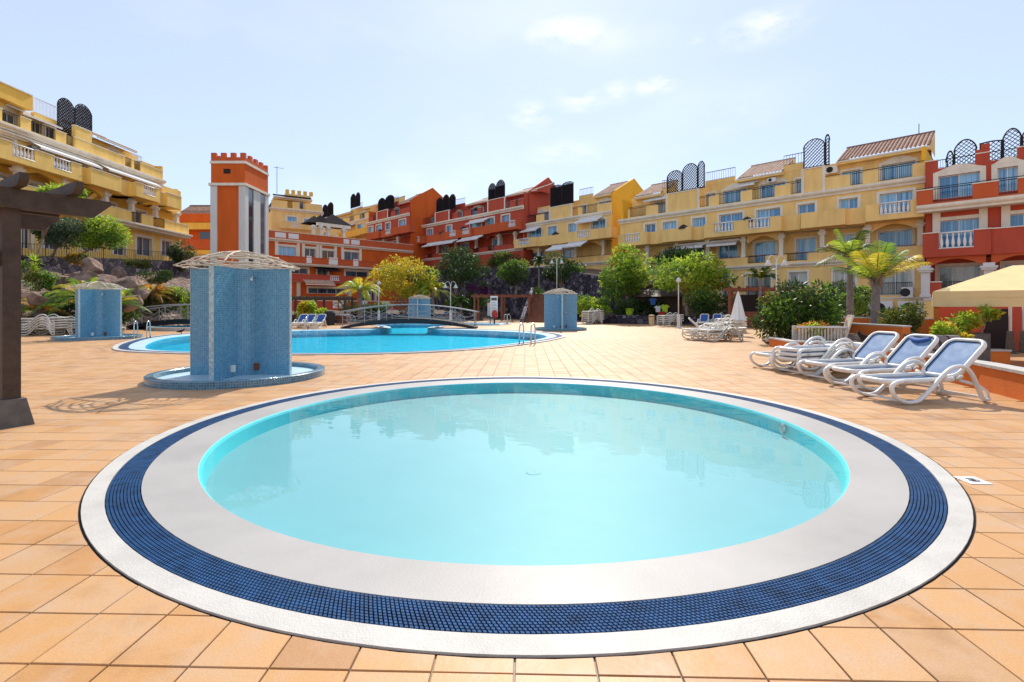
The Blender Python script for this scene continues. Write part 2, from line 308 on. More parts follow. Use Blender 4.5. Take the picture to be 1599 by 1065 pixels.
M['poolfloor'] = mat('cyan_pool_floor', (.225,.44,.48), .5, .03, 1.2)
M['poolwall'] = mat('cyan_pool_wall', (.14,.72,.78), .5, .04, 2)  # colour lightened to stand in for light bounced through the water
M['railwhite'] = mat('weathered_white_rail', (.36,.345,.33), .6, .15, 4)
M['mainfloor'] = mat('blue_pool_floor', (.02,.50,.62), .5, .12, 1.1)
M['water'] = watermat('clear_water', (.86,.98,.98), 2.0, .06, .7)
M['mainwater'] = watermat('blue_water', (.40,.90,1.0), 2.5, .6, .42)
M['steel'] = mat('polished_steel', (.62,.62,.62), .2, 0, metal=1)
M['plastic'] = mat('white_resin', (.74,.70,.64), .35, .08, 4, spec=.5)
M['plasticfar'] = mat('weathered_white_resin', (.72,.67,.58), .5, .15, 3)
def slingmat():
    m, nt, N, L, out = nodes('blue_sling_mesh'); p = princ(N, L, out, (.17,.30,.52), .6, .3)
    tc = N.new('ShaderNodeTexCoord'); n = N.new('ShaderNodeTexNoise'); n.inputs['Scale'].default_value = 5; n.inputs['Detail'].default_value = 6; L.new(tc.outputs['Object'], n.inputs['Vector'])
    r = ramp(N, [(.3, (.10,.22,.46)), (.6, (.22,.36,.58)), (.8, (.40,.50,.66))]); L.new(n.outputs['Fac'], r.inputs[0]); L.new(r.outputs[0], p.inputs['Base Color'])
    t = N.new('ShaderNodeBsdfTranslucent'); L.new(r.outputs[0], t.inputs[0]); mx = N.new('ShaderNodeMixShader'); mx.inputs[0].default_value = .35
    L.new(p.outputs[0], mx.inputs[1]); L.new(t.outputs[0], mx.inputs[2]); L.new(mx.outputs[0], out.inputs[0]); return m
M['sling'] = slingmat()
M['slingdark'] = mat('navy_sling_mesh', (.03,.09,.30), .7, .15, 5)
M['canvas'] = mat('beige_canvas', (.80,.58,.28), .85, .06, 2, .2, 30)
M['awning'] = mat('white_awning', (.72,.70,.68), .8, .1, 2)
M['bark'] = mat('pale_bark', (.28,.20,.14), .9, .3, 5, .8, 20)
M['palmbark'] = mat('palm_bark', (.24,.19,.17), .9, .35, 4, 1., 14)
M['stick'] = mat('bleached_wood', (.62,.52,.40), .8, .2, 5)
M['brickstep'] = mat('red_brick_step', (.26,.10,.06), .85, .25, 3, .3, 20)
M['sunorange'] = mat('orange_planter_stucco', (.66,.17,.03), .85, .12, 1.5, .3, 40)
M['leaf_green'] = leafmat('green_leaf', (.06,.14,.02), (.16,.28,.035))
M['leaf_lime'] = leafmat('lime_leaf', (.17,.30,.02), (.36,.46,.05))
M['leaf_yellow'] = leafmat('yellow_leaf', (.26,.27,.02), (.58,.46,.03))
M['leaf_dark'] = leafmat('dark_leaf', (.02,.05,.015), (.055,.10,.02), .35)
M['leaf_blue'] = leafmat('blue_green_leaf', (.05,.09,.05), (.12,.17,.09), .4)
M['leaf_purple'] = leafmat('bougainvillea_bract', (.07,.012,.07), (.17,.025,.14), .4)
M['leaf_orange'] = leafmat('orange_frond', (.35,.14,.02), (.48,.32,.03))
M['leaf_olive'] = leafmat('olive_leaf', (.06,.08,.015), (.17,.17,.03), .45)
# ================================================================== SETTING: deck, pools, terraces
def offset_poly(P, w):
    """move a counter-clockwise outline inward by w"""
    n = len(P); out = []
    for i in range(n):
        t = (P[(i+1) % n]-P[i-1]); t = t.normalized(); out.append(P[i]+Vector((-t.y, t.x, 0))*w)
    return out
def ccw(P):
    a = sum(P[i-1].x*P[i].y-P[i].x*P[i-1].y for i in range(len(P))); return P if a > 0 else P[::-1]
PC, PR = Vector((.108, 6.43, 0)), 4.29
wade = [PC+Vector((math.cos(2*math.pi*k/160), math.sin(2*math.pi*k/160), 0))*PR for k in range(160)]
mp_px = [(176,545),(200,549.5),(260,552),(330,553.5),(400,554.2),(470,554.5),(540,554),(620,552.5),(700,549),(770,544),(830,537),(868,530.5),(884,525.3),(866,520.6),(830,517.6),(780,515.3),(735,514),(700,513),(690,510.5),(712,508.6),(770,508.3),(797,506.5),(790,504.6),(740,504),(650,504),(585,504.6),(560,505.8),(580,508),(590,511),(565,513.4),(520,514.2),(470,515.2),(400,517),(300,520.5),(230,527),(190,536)]
main_out = ccw(catmull([G(x, y) for x, y in mp_px], 6))
pl_c = Vector((-20.6, 32.6, 0))
plunge = [pl_c+Vector((math.cos(2*math.pi*k/64)*3.0, math.sin(2*math.pi*k/64)*1.9, 0)) for k in range(64)]
low_out = [Vector(p) for p in ((7.6,4.2,0),(8.35,8.0,0),(8.75,9.2,0),(8.95,10.3,0),(9.35,12.6,0),(9.5,14.2,0),(12.0,15.5,0),(15.2,18,0),(17.5,22,0),(20,25,0),(60,25,0),(60,4.2,0))]
def sheet_with_holes(name, outer, holes, z, m):
    cu = bpy.data.curves.new(name, 'CURVE'); cu.dimensions = '2D'; cu.fill_mode = 'BOTH'
    for P in [outer]+holes:
        s = cu.splines.new('POLY'); s.points.add(len(P)-1)
        for k, p in enumerate(P): s.points[k].co = (p[0], p[1], 0, 1)
        s.use_cyclic_u = True
    tmp = bpy.data.objects.new(name, cu); scene.collection.objects.link(tmp)
    dg = bpy.context.evaluated_depsgraph_get(); me = bpy.data.meshes.new_from_object(tmp.evaluated_get(dg))
    bpy.data.objects.remove(tmp); me.name = name
    me.materials.clear(); me.materials.append(m)
    for v in me.vertices: v.co.z = z
    o = link(bpy.data.objects.new(name, me)); o['kind'] = 'structure'; return o
wade_hole = [PC+(p-PC)*((PR+.018)/PR) for p in wade]
deck = sheet_with_holes('deck', [(-900,-60),(900,-60),(900,1500),(-900,1500)], [wade_hole, main_out, plunge, low_out], -.012, M['tile'])
deck['label'] = 'terracotta tiled pool deck'
low = MB(); low.poly([(p.x, p.y, -.7) for p in low_out]); low = low.build('lower_terrace', M['tile']); low['kind'] = 'structure'
lw = MB()
for a, b in zip(low_out, low_out[1:]+low_out[:1]): lw.poly([(a.x, a.y, -.7), (b.x, b.y, -.7), (b.x, b.y, -.013), (a.x, a.y, -.013)])
lw.build('terrace_edge_wall', M['sunorange'])['kind'] = 'structure'
# -- tiles: the nearest ones singly, the others as one mass
def inside(P, x, y):
    c = False; n = len(P); j = n-1
    for i in range(n):
        if (P[i].y > y) != (P[j].y > y) and x < (P[j].x-P[i].x)*(y-P[i].y)/(P[j].y-P[i].y)+P[i].x: c = not c
        j = i
    return c
def cut_by_circle(q, c, r):
    """the part of a small square outside a circle (one cut)"""
    out = []; n = len(q); ins = []
    for i in range(n):
        a = Vector(q[i]); b = Vector(q[(i+1) % n]); da = (a-c).length-r; db = (b-c).length-r
        if da >= 0: out.append(a)
        if da*db < 0:
            lo, hi = 0., 1.
            for _ in range(30):
                t = (lo+hi)/2
                if ((a.lerp(b, t)-c).length-r)*da > 0: lo = t
                else: hi = t
            p = a.lerp(b, lo); out.append(p); ins.append((len(out)-1, da > 0))
    if len(ins) == 2 and ins[0][1] != ins[1][1]:
        k = ins[0][0] if ins[0][1] else ins[1][0]; a = out[k]; b = out[(k+1) % len(out)]
        mid = [c+(a.lerp(b, t)-c).normalized()*r for t in (.25, .5, .75)]
        out[k+1:k+1] = mid
    return out if len(out) >= 3 else None
ca, sa = math.cos(TILE_ROT), math.sin(TILE_ROT)
def tile_xy(i, j, fx=.5, fy=.5):
    x = TOX+(i+fx)*TILE; y = TOY+(j+fy)*TILE; return Vector((x*ca-y*sa, x*sa+y*ca))
TG = .0038/TILE
def tile_mesh(poly, b=.0025):
    mb = MB(); n = len(poly); c = sum((Vector(p) for p in poly), Vector((0,0)))/n
    bot = [mb.pt((p[0], p[1], -.0115)) for p in poly]; mid = [mb.pt((p[0], p[1], -.003)) for p in poly]
    ins = []
    for p in poly:
        d = c-Vector(p); d = Vector(p)+d.normalized()*b*1.3; ins.append(mb.pt((d[0], d[1], 0)))
    for k in range(n):
        l = (k+1) % n; mb.face((bot[k], bot[l], mid[l], mid[k])); mb.face((mid[k], mid[l], ins[l], ins[k]))
    mb.face(ins); return mb
hw = TILE/2-.0038
base_tile = tile_mesh([(-hw,-hw),(hw,-hw),(hw,hw),(-hw,hw)]).mesh('tile', M['tile'])
cand = []
c2 = PC.to_2d(); rr = PR+.016
for j in range(-4, 62):
    for i in range(-80, 80):
        c = tile_xy(i, j)
        if c.y < .9 or abs(c.x) > 1.12*c.y+1.2: continue
        dist = (c-c2).length
        if dist < rr-.25 or inside(low_out, c.x, c.y): continue
        q = [tile_xy(i, j, a, b) for a, b in ((TG,TG),(1-TG,TG),(1-TG,1-TG),(TG,1-TG))]
        if any(inside(low_out, p.x, p.y) for p in q): continue
        if c.y > 14 and any(inside(main_out, p.x, p.y) for p in q): continue
        cut = None
        if dist < rr+.25:
            ds = [(p-c2).length for p in q]
            if min(ds) < rr:
                if max(ds) < rr+.004: continue
                cut = cut_by_circle(q, c2, rr)
                if cut is None: continue
        px = CX+c.x/c.y*F; py = HY+F*EYE/c.y; vis = -40 < px < 1640 and py < 1110
        cand.append((c.y if vis else c.y+100, i, j, c, cut))
cand.sort(key=lambda t: t[0])
rest = MB()
for k, (_, i, j, c, cut) in enumerate(cand):
    dz = random.uniform(-.0012, .0012)
    if k < 300:
        if cut is None:
            o = part('tile', base_tile, deck, (c.x, c.y, dz), TILE_ROT)
        else: part('tile', tile_mesh([(p.x-c.x, p.y-c.y) for p in cut]).mesh('tile', M['tile']), deck, (c.x, c.y, dz))
    else:
        q = cut or [tile_xy(i, j, a, b) for a, b in ((TG,TG),(1-TG,TG),(1-TG,1-TG),(TG,1-TG))]
        t = tile_mesh([(p.x, p.y) for p in q]); base = len(rest.v)
        rest.v += [Vector((p.x, p.y, p.z+dz)) for p in t.v]; rest.f += [tuple(x+base for x in f) for f in t.f]; rest.m += t.m
rest.build('tile_field', M['tile'], deck)['kind'] = 'stuff'
# -- pools
def ring(mb, A, Bp, za, zb, m=0):
    n = len(A); a = [mb.pt((p.x, p.y, za)) for p in A]; b = [mb.pt((p.x, p.y, zb)) for p in Bp]
    for k in range(n): mb.face((a[k], a[(k+1) % n], b[(k+1) % n], b[k]), m)
def pool(name, label, P, widths, zs, mats, depth, wallm, floorm, waterm, zw, group='swimming pools'):
    root = thing(name, label, 'pool', (0,0,0), 0, group)
    offs = [P]
    for w in widths: offs.append(offset_poly(P, w))
    mb = MB(); ring(mb, P, P, -.3, zs[0]); ring(mb, offs[0], offs[1], zs[0], zs[0]); ring(mb, offs[1], offs[1], zs[0], -.2); mb.build('rim', mats[0], root)
    if len(widths) > 1:
        mb = MB(); ring(mb, offs[1], offs[2], -.06, -.06); mb.build('gutter', M['gap'], root)
        mb = MB(); ring(mb, offs[2], offs[2], -.2, zs[1]); ring(mb, offs[2], offs[3], zs[1], zs[2]); mb.build('apron', mats[2], root)
    inn = offs[-1]; zi = zs[-1]
    mb = MB(); ring(mb, inn, offset_poly(inn, .03), zi, -.05); ring(mb, offset_poly(inn, .03), offset_poly(inn, .06), -.05, -depth); mb.build('basin_wall', wallm, root, True)
    mb = MB(); mb.poly([(p.x, p.y, -depth) for p in offset_poly(inn, .06)]); mb.build('basin_floor', floorm, root)
    mb = MB(); mb.poly([(p.x, p.y, zw) for p in offset_poly(inn, .012)]); mb.build('water', waterm, root)
    return root, offs
wp, wo = pool('wading_pool', 'round shallow wading pool with pale cyan water and blue grating ring', wade, [.135, .365, .77], [.004, .004, -.012], [M['coping'], None, M['apron']], .2, M['poolwall'], M['poolfloor'], M['water'], -.019)
mp_, mo = pool('swimming_pool', 'large free-form swimming pool with deep blue water under the arched bridge', main_out, [.16, .46, .95], [.03, .02, -.02], [M['coping'], None, M['basin']], .42, M['mainfloor'], M['mainfloor'], M['mainwater'], -.03)
pp_, po = pool('plunge_pool', 'small pool with raised white rim below the bridge beside the tiled shower', plunge, [.3], [.22], [M['coping']], .6, M['mainfloor'], M['mainfloor'], M['mainwater'], .1)
# gratings: wavy blue links in concentric rows over the gutter
def grating(root, r0, r1, rows, nper, name='grating'):
    mb = MB(); dr = (r1-r0)/rows
    for k in range(rows):
        ra = r0+dr*(k+.06); rb = r0+dr*(k+.94); da = 2*math.pi/nper
        for i in range(nper):
            a0 = (i+(.5 if k % 2 else 0))*da; a1 = a0+da*.80; sk = da*.34
            P = []
            for (a, r, zz) in ((a0, ra, .0), (a1, ra, .0), (a1+sk, rb, .0), (a0+sk, rb, .0)):
                P.append((PC.x+math.cos(a)*r, PC.y+math.sin(a)*r))
            cx = sum(p[0] for p in P)/4; cy = sum(p[1] for p in P)/4
            t = [mb.pt((cx+(p[0]-cx)*.80, cy+(p[1]-cy)*.80, .004)) for p in P]; b = [mb.pt((p[0], p[1], -.006)) for p in P]; 
            mb.face(t)
            for q in range(4): mb.face((b[q], b[(q+1) % 4], t[(q+1) % 4], t[q]))
    o = mb.build(name, M['grate'], root); o['kind'] = 'stuff'; return o
grating(wp, PR-.36, PR-.14, 10, 1050)
mb = MB()
for w in (.20, .255, .31, .365, .42):
    ring(mb, offset_poly(main_out, w-.02), offset_poly(main_out, w+.02), .024, .024); 
mb.build('grating', M['grate'], mp_)['kind'] = 'stuff'
mb = MB(); ring(mb, [PC+(p-PC)*((PR+.02)/PR) for p in wade], [PC+(p-PC)*((PR-.002)/PR) for p in wade], -.0085, -.0085); mb.build('joint', M['gap'], wp)
# floor drains and inlet of the wading pool
for (x, y) in ((575,641),(640,627.5),(980,653),(833,738)):
    p = G(x, y, -.2); mb = MB(); mb.lathe([(.075,0),(.075,.003),(.068,.005),(.03,.005),(.02,.002)], 16, (p.x, p.y, -.2)); mb.build('floor_drain', M['poolfloor'], wp)
p = PC+Vector((math.cos(R(2)), math.sin(R(2)), 0))*(PR-.84); mb = MB(); mb.M = Matrix.Translation((p.x, p.y, -.1)) @ Matrix.Rotation(R(-90), 4, 'Y'); mb.lathe([(.0,.03),(.03,.03),(.055,.02),(.07,.0)], 16); mb.build('inlet', M['steel'], wp)
p = G(1519, 751); dc = thing('drain_cover', 'square metal drain cover set in the terracotta tiles beside the wading pool', 'drain cover', (p.x, p.y, 0), R(-3))
B(-.09, .09, -.09, .09, .001, .008).build('plate', M['white'], dc); MB().lathe([(.055,.0085),(.05,.011),(.035,.011),(.03,.009)], 20).build('ring', M['steel'], dc)
MB().lathe([(.028,.0085),(.02,.0125),(0,.0125)], 14).build('knob', M['iron'], dc)
# -- parapet wall between deck and lower terrace
wl = [Vector(p) for p in ((7.2,4.6,0),(8.1,7.88,0),(8.54,9.19,0),(8.76,10.3,0),(9.15,12.6,0),(9.35,14.4,0))]
pw = thing('parapet_wall', 'low orange wall with pale tile coping behind the blue loungers', 'wall', (0,0,0))
mb = MB()
def strip_wall(mb, P, w, z0, z1):
    Q = [];
    for i, p in enumerate(P):
        t = (P[min(i+1, len(P)-1)]-P[max(i-1, 0)]).normalized(); Q.append(p+Vector((t.y, -t.x, 0))*w)
    for i in range(len(P)-1):
        a, b, c, d = P[i], P[i+1], Q[i+1], Q[i]
        for (p, q) in ((a, b), (b, c), (c, d), (d, a)): mb.poly([(p.x, p.y, z0), (q.x, q.y, z0), (q.x, q.y, z1), (p.x, p.y, z1)])
        mb.poly([(p.x, p.y, z1) for p in (a, d, c, b)])
    return Q
strip_wall(mb, wl, .28, -.02, .43); mb.build('wall_body', M['sunorange'], pw)
dist = [0]
for a, b in zip(wl, wl[1:]): dist.append(dist[-1]+(b-a).length)
def along(s):
    for k in range(len(wl)-1):
        if s <= dist[k+1]: t = (s-dist[k])/(dist[k+1]-dist[k]); return wl[k].lerp(wl[k+1], t), (wl[k+1]-wl[k]).normalized()
    return wl[-1], (wl[-1]-wl[-2]).normalized()
cop = MB().box(-.035, .315, -.145, .145, 0, .05).mesh('coping_tile', M['coping'])
s = .16
while s < dist[-1]:
    p, t = along(s); part('coping_tile', cop, pw, (p.x, p.y, .431), math.atan2(t.y, t.x)-math.pi/2); s += .30
# -- hillside, stone walls
def terr(name, rows, m, nx=60, amp=.25, seed=0):
    """a lofted bumpy surface through polylines"""
    mb = MB(); R_ = []
    for row in rows: R_.append(catmull([Vector(p) for p in row], 10, False))
    n = min(len(r) for r in R_); grid = []
    K = 8
    for a, b in zip(R_, R_[1:]):
        for k in range(K): grid.append([a[i].lerp(b[i], k/K) for i in range(n)])
    grid.append(R_[-1][:n]); idx = []
    for r in grid:
        idx.append([mb.pt(p+Vector((0, 0, amp*(noise.fractal(p*.6+Vector((seed, 0, 0)), 1, 2, 4))))) for p in r])
    for a, b in zip(idx, idx[1:]):
        for i in range(n-1): mb.face((a[i], a[i+1], b[i+1], b[i]))
    o = mb.build(name, m, None, True); o['kind'] = 'structure'; return o
terr('hillside', [[(-27,14,-.2),(-26.5,24,-.2),(-25,33,-.2),(-25.5,42,-.2),(-30,58,-.2)], [(-30.5,14,1.6),(-30,24,1.9),(-29,33,2.3),(-29,42,2.4),(-33,58,2.6)], [(-37.2,14,3.6),(-37.2,24,3.9),(-37.2,36,4.3),(-37.2,48,4.6),(-37.2,66,5.4)]], M['rubble'], amp=.5)
terr('planting_bed', [[(-25.2,38,.0),(-22,45.5,.0),(-14,50.4,.0),(-8,53,.0),(-2,54,0)], [(-26,42,.7),(-22.5,48,.7),(-14,53,.7),(-8,55,.6),(-2,57,.5)], [(-30,56,.9),(-22,60,1.0),(-14,64,1.0),(-9,66,1),(-3,66,1)]], M['soil'], amp=.3, seed=5)
terr('planting_bed', [[(7,46.5,.0),(11,44.5,.0),(15,42.5,.0),(18,38,.0),(20,34,0)], [(8,50,.7),(12,48,.7),(16.5,45,.7),(20,40,.7),(23,36,.6)], [(11,54,1.6),(15,52,1.6),(20,47,1.6),(24,42,1.6),(27,38,1.5)]], M['soil'], amp=.3, seed=9)
terr('planting_bed', [[(9.55,15.4,.0),(9.8,17.5,.12),(10.2,20,.1),(11.5,23,.1)], [(11.2,16,.35),(12,18,.5),(12.5,20.5,.5),(14,24,.5)], [(12.2,15.8,.2),(15,18.1,.4),(17.4,22,.5),(20,25,.5)]], M['soil'], amp=.1, seed=3)
def stone_wall(name, label, pts, tops, m, base=-.1, w=.6, cat='wall', cap=None, group='stone walls'):
    root = thing(name, label, cat, (0,0,0), 0, group); mb = MB(); P = [Vector((p[0], p[1], 0)) for p in pts]; Q = []
    for i, p in enumerate(P):
        t = (P[min(i+1, len(P)-1)]-P[max(i-1, 0)]).normalized(); Q.append(p+Vector((-t.y, t.x, 0))*w)
    for i in range(len(P)-1):
        a, b, c, d = P[i], P[i+1], Q[i+1], Q[i]; za, zb = tops[i], tops[i+1]
        nseg = max(1, int((b-a).length/1.2))
        for k in range(nseg):
            t0, t1 = k/nseg, (k+1)/nseg; p0 = a.lerp(b, t0); p1 = a.lerp(b, t1); z0 = za+(zb-za)*t0; z1 = za+(zb-za)*t1
            j0 = .1*noise.noise(p0*.9); j1 = .1*noise.noise(p1*.9); q0 = d.lerp(c, t0); q1 = d.lerp(c, t1)
            mb.poly([(p0.x, p0.y, base), (p1.x, p1.y, base), (p1.x, p1.y, z1+j1), (p0.x, p0.y, z0+j0)])
            mb.poly([(p0.x, p0.y, z0+j0), (p1.x, p1.y, z1+j1), (q1.x, q1.y, z1+j1), (q0.x, q0.y, z0+j0)])
            mb.poly([(q1.x, q1.y, base), (q0.x, q0.y, base), (q0.x, q0.y, z0+j0), (q1.x, q1.y, z1+j1)])
    for (p, q, z) in ((P[0], Q[0], tops[0]), (P[-1], Q[-1], tops[-1])): mb.poly([(p.x, p.y, base), (q.x, q.y, base), (q.x, q.y, z), (p.x, p.y, z)])
    mb.build('masonry', m, root); return root
def fence(name, label, a, b, h, n, m, group='railings', rail=.035, bar=.018, mid=False):
    """post-and-bar railing between two base points"""
    root = thing(name, label, 'railing', (0,0,0), 0, group); a = Vector(a); b = Vector(b); up = Vector((0,0,h))
    mb = MB(); mb.bar(a+up, b+up, rail*1.5, rail); mb.bar(a+up*.12, b+up*.12, rail, rail); mb.build('rail', m, root)
    mb = MB()
    for k in range(n+1): p = a.lerp(b, k/n); mb.bar(p, p+up, bar if k % 8 else bar*2.4, bar if k % 8 else bar*2.4)
    mb.build('baluster_row', m, root); return root
stone_wall('retaining_wall', 'grey fieldstone retaining wall under the left yellow apartment terrace', [(-37,66),(-37,48),(-37,36),(-37,22)][::-1], [4.2,5.2,6.1,7.2], M['lava'], 2.5)
stone_wall('retaining_wall', 'tall dark lava stone retaining wall behind the small trees below the red flats', [(-15,78),(-6,68),(4,58),(10,51.5),(13,48.5)][::-1], [3.6,4.6,6.0,6.9,7.0], M['lava'], -.1)
stone_wall('garden_wall', 'low rubble wall behind the white lounger stack at the left', [(-36,26),(-27,25.5),(-24.5,30)][::-1][:3], [.9,.95,1.0], M['rubble'], -.1, .4)
stone_wall('garden_wall', 'low dark stone planter wall beside the blue shower near the trees', [(7,46),(11,44),(15,42),(18,38.5)][::-1], [.75,.75,.75,.75], M['lava'], -.1, .4)
stone_wall('garden_wall', 'low lava stone planter wall beyond the arched footbridge', [(-24,40.5),(-21,45),(-14,50),(-9,52.6),(-4,53.6)][::-1], [.8,.8,.8,.8,.8], M['lava'], -.1, .4)
mb = MB()
for p in ([(-37.5,20,4.3),(-37.5,36,5.2),(-37.5,48,6.1),(-37.5,66,7.2)],): 
    for a, b in zip(p, p[1:]): mb.poly([a, b, (-60, b[1], b[2]), (-60, a[1], a[2])])
mb.poly([(13.4,48.9,3.6),(10.4,51.9,4.6),(40,75,7),(42,72,6)]); mb.poly([(10.4,51.9,4.6),(4.4,58.4,6),(40,95,8.5),(40,75,7)]); mb.poly([(4.4,58.4,6),(-5.6,68.4,6.9),(30,110,9),(40,95,8.5)]); mb.poly([(-5.6,68.4,6.9),(-14.6,78.4,7),(-10,120,10),(30,110,9)])
mb.build('upper_terrace', M['soil'])['kind'] = 'structure'
fence('terrace_railing', 'black iron railing on the stone wall of the left yellow apartments', (-37.25,36,5.15), (-37.25,62,6.9), 1.05, 110, M['iron'])
fence('garden_railing', 'grey railing on the rubble slope left of the boulders', (-31.3,24,1.9), (-30.2,31,2.1), 1.0, 26, M['pillar'])
fence('garden_railing', 'grey railing on the rubble slope right of the boulders', (-27.0,36.8,2.2), (-26.6,43,2.3), 1.0, 26, M['pillar'])
# ================================================================== SHOWERS
def set_uv(me, fn):
    uv = me.uv_layers.new(name='UVMap')
    for p in me.polygons:
        for li in p.loop_indices: uv.data[li].uv = fn(me.vertices[me.loops[li].vertex_index].co, p.normal)
def wall_uv(co, n): return (co.x if abs(n.y) > abs(n.x) else co.y, co.z) if abs(n.z) < .7 else (co.x, co.y)
def shower_parts():
    L_, t = 1.05, .04; P = []
    for k in range(4):           # a cross of four thin wing walls with coved inner corners
        a = k*math.pi/2; c, s_ = math.cos(a), math.sin(a)
        loc = [(L_, -t), (L_, t)]; r = .26
        arc = [(t+r-r*math.sin(u), t+r-r*math.cos(u)) for u in [math.pi/2*i/5 for i in range(6)]]
        for (x, y) in loc+arc: P.append((x*c-y*s_, x*s_+y*c))
    mb = MB(); mb.prism(P, .05, 2.3); me = mb.mesh('wing_walls', [M['mosaic']])
    acc = [0]
    for i in range(len(P)): acc.append(acc[-1]+(Vector(P[(i+1) % len(P)])-Vector(P[i])).length)
    uv = me.uv_layers.new(name='UVMap'); n = len(P)
    for p in me.polygons:
        if abs(p.normal.z) > .7:
            for li in p.loop_indices: v = me.vertices[me.loops[li].vertex_index].co; uv.data[li].uv = (v.x, v.y)
        else:
            k = p.index-2
            for li in p.loop_indices:
                vi = me.loops[li].vertex_index; z = me.vertices[vi].co.z; w = vi % n; u = acc[k] if w == k else acc[k+1]; uv.data[li].uv = (u, z)
    strips = MB(); strips.box(L_, L_+.012, -t-.006, t+.006, .05, 2.31)
    st = strips.mesh('edge_trim', M['mosaicgrey']); set_uv(st, wall_uv)
    rb = MB(); rb.lathe([(1.68,0),(1.68,.13),(1.66,.145),(1.54,.145),(1.52,.13),(1.52,.02)], 72); rim = rb.mesh('basin_rim', M['mosaicrim'])
    set_uv(rim, lambda co, nn: (math.atan2(co.y, co.x)*1.6, co.z if abs(nn.z) < .7 else co.length))
    fl = MB(); fl.lathe([(0,.058),(1.53,.05)], 72); floor = fl.mesh('basin_floor', M['basin'])
    rings = []
    for (r, z) in ((.2,2.63),(.4,2.60),(.58,2.56),(.74,2.51),(.89,2.45),(1.02,2.39),(1.13,2.335)):
        rings.append(MB().tube([(math.cos(2*math.pi*k/40)*r*(1+.03*math.sin(k*2.3+r*9)), math.sin(2*math.pi*k/40)*r*(1+.03*math.sin(k*1.3+r*7)), z+.03*math.sin(2*math.pi*k/40+r*11)+.012*math.sin(k*1.7)) for k in range(40)], .016, 5, 0, True).mesh('trellis_hoop', M['stick'], True))
    sp = MB().tube([(.06,0,2.68),(.45,.01,2.62),(.78,-.01,2.52),(1.0,.01,2.42),(1.2,0,2.33)], .016, 6).mesh('trellis_spoke', M['stick'], True)
    hd = MB(); hd.tube([(0,0,2.1),(0,-.09,2.14),(0,-.16,2.11)], .013, 6); hd.lathe([(.015,.05),(.045,.0),(.045,-.012)], 12, (0,-.17,2.06)); head = hd.mesh('shower_head', M['steel'], True)
    tp = MB().box(-.05, .05, -.05, 0, .16, .30).mesh('foot_tap', M['white']); tpb = MB().box(-.05, .05, -.05, 0, .16, .30).mesh('foot_tap', M['redwood'])
    pb = MB().box(-.03, .03, -.03, 0, 1.1, 1.13).mesh('push_button', M['steel'])
    return me, st, rim, floor, rings, sp, head, tp, tpb, pb
SP = shower_parts()
def shower(loc, label, rz=0):
    me, st, rim, floor, rings, sp, head, tp, tpb, pb = SP
    root = thing('shower', label, 'shower', loc, rz, 'blue mosaic poolside showers')
    part('wing_walls', me, root); [part('edge_trim', st, root, (0,0,0), k*math.pi/2) for k in range(4)]; part('basin_rim', rim, root); part('basin_floor', floor, root)
    for r in rings: part('trellis_hoop', r, root)
    for k in range(9): part('trellis_spoke', sp, root, (0,0,0), 2*math.pi*(k+.3+random.uniform(-.25,.25))/9)
    for k in range(4):
        a = k*math.pi/2; q = Matrix.Rotation(a, 3, 'Z') @ Vector((.33, -.042, 0))
        part('shower_head', head, root, q, a); part('push_button', pb, root, q, a)
        part('foot_tap', tpb, root, Matrix.Rotation(a, 3, 'Z') @ Vector((.36, -.041, 0)), a)
        part('foot_tap', tp, root, Matrix.Rotation(a, 3, 'Z') @ Vector((.041, -.42, 0)), a+math.pi/2)
    return root
shower((-5.79, 10.65, 0), 'large blue mosaic shower with stick trellis roof nearest the wading pool')
shower((-19.5, 23.5, 0), 'blue mosaic shower beside the stacked white loungers and boulder slope')
shower((3.15, 32.3, 0), 'blue mosaic shower right of the pool ladder below the brick steps')
shower((-9.2, 49.6, 0), 'small distant blue mosaic shower seen behind the arched bridge railing')
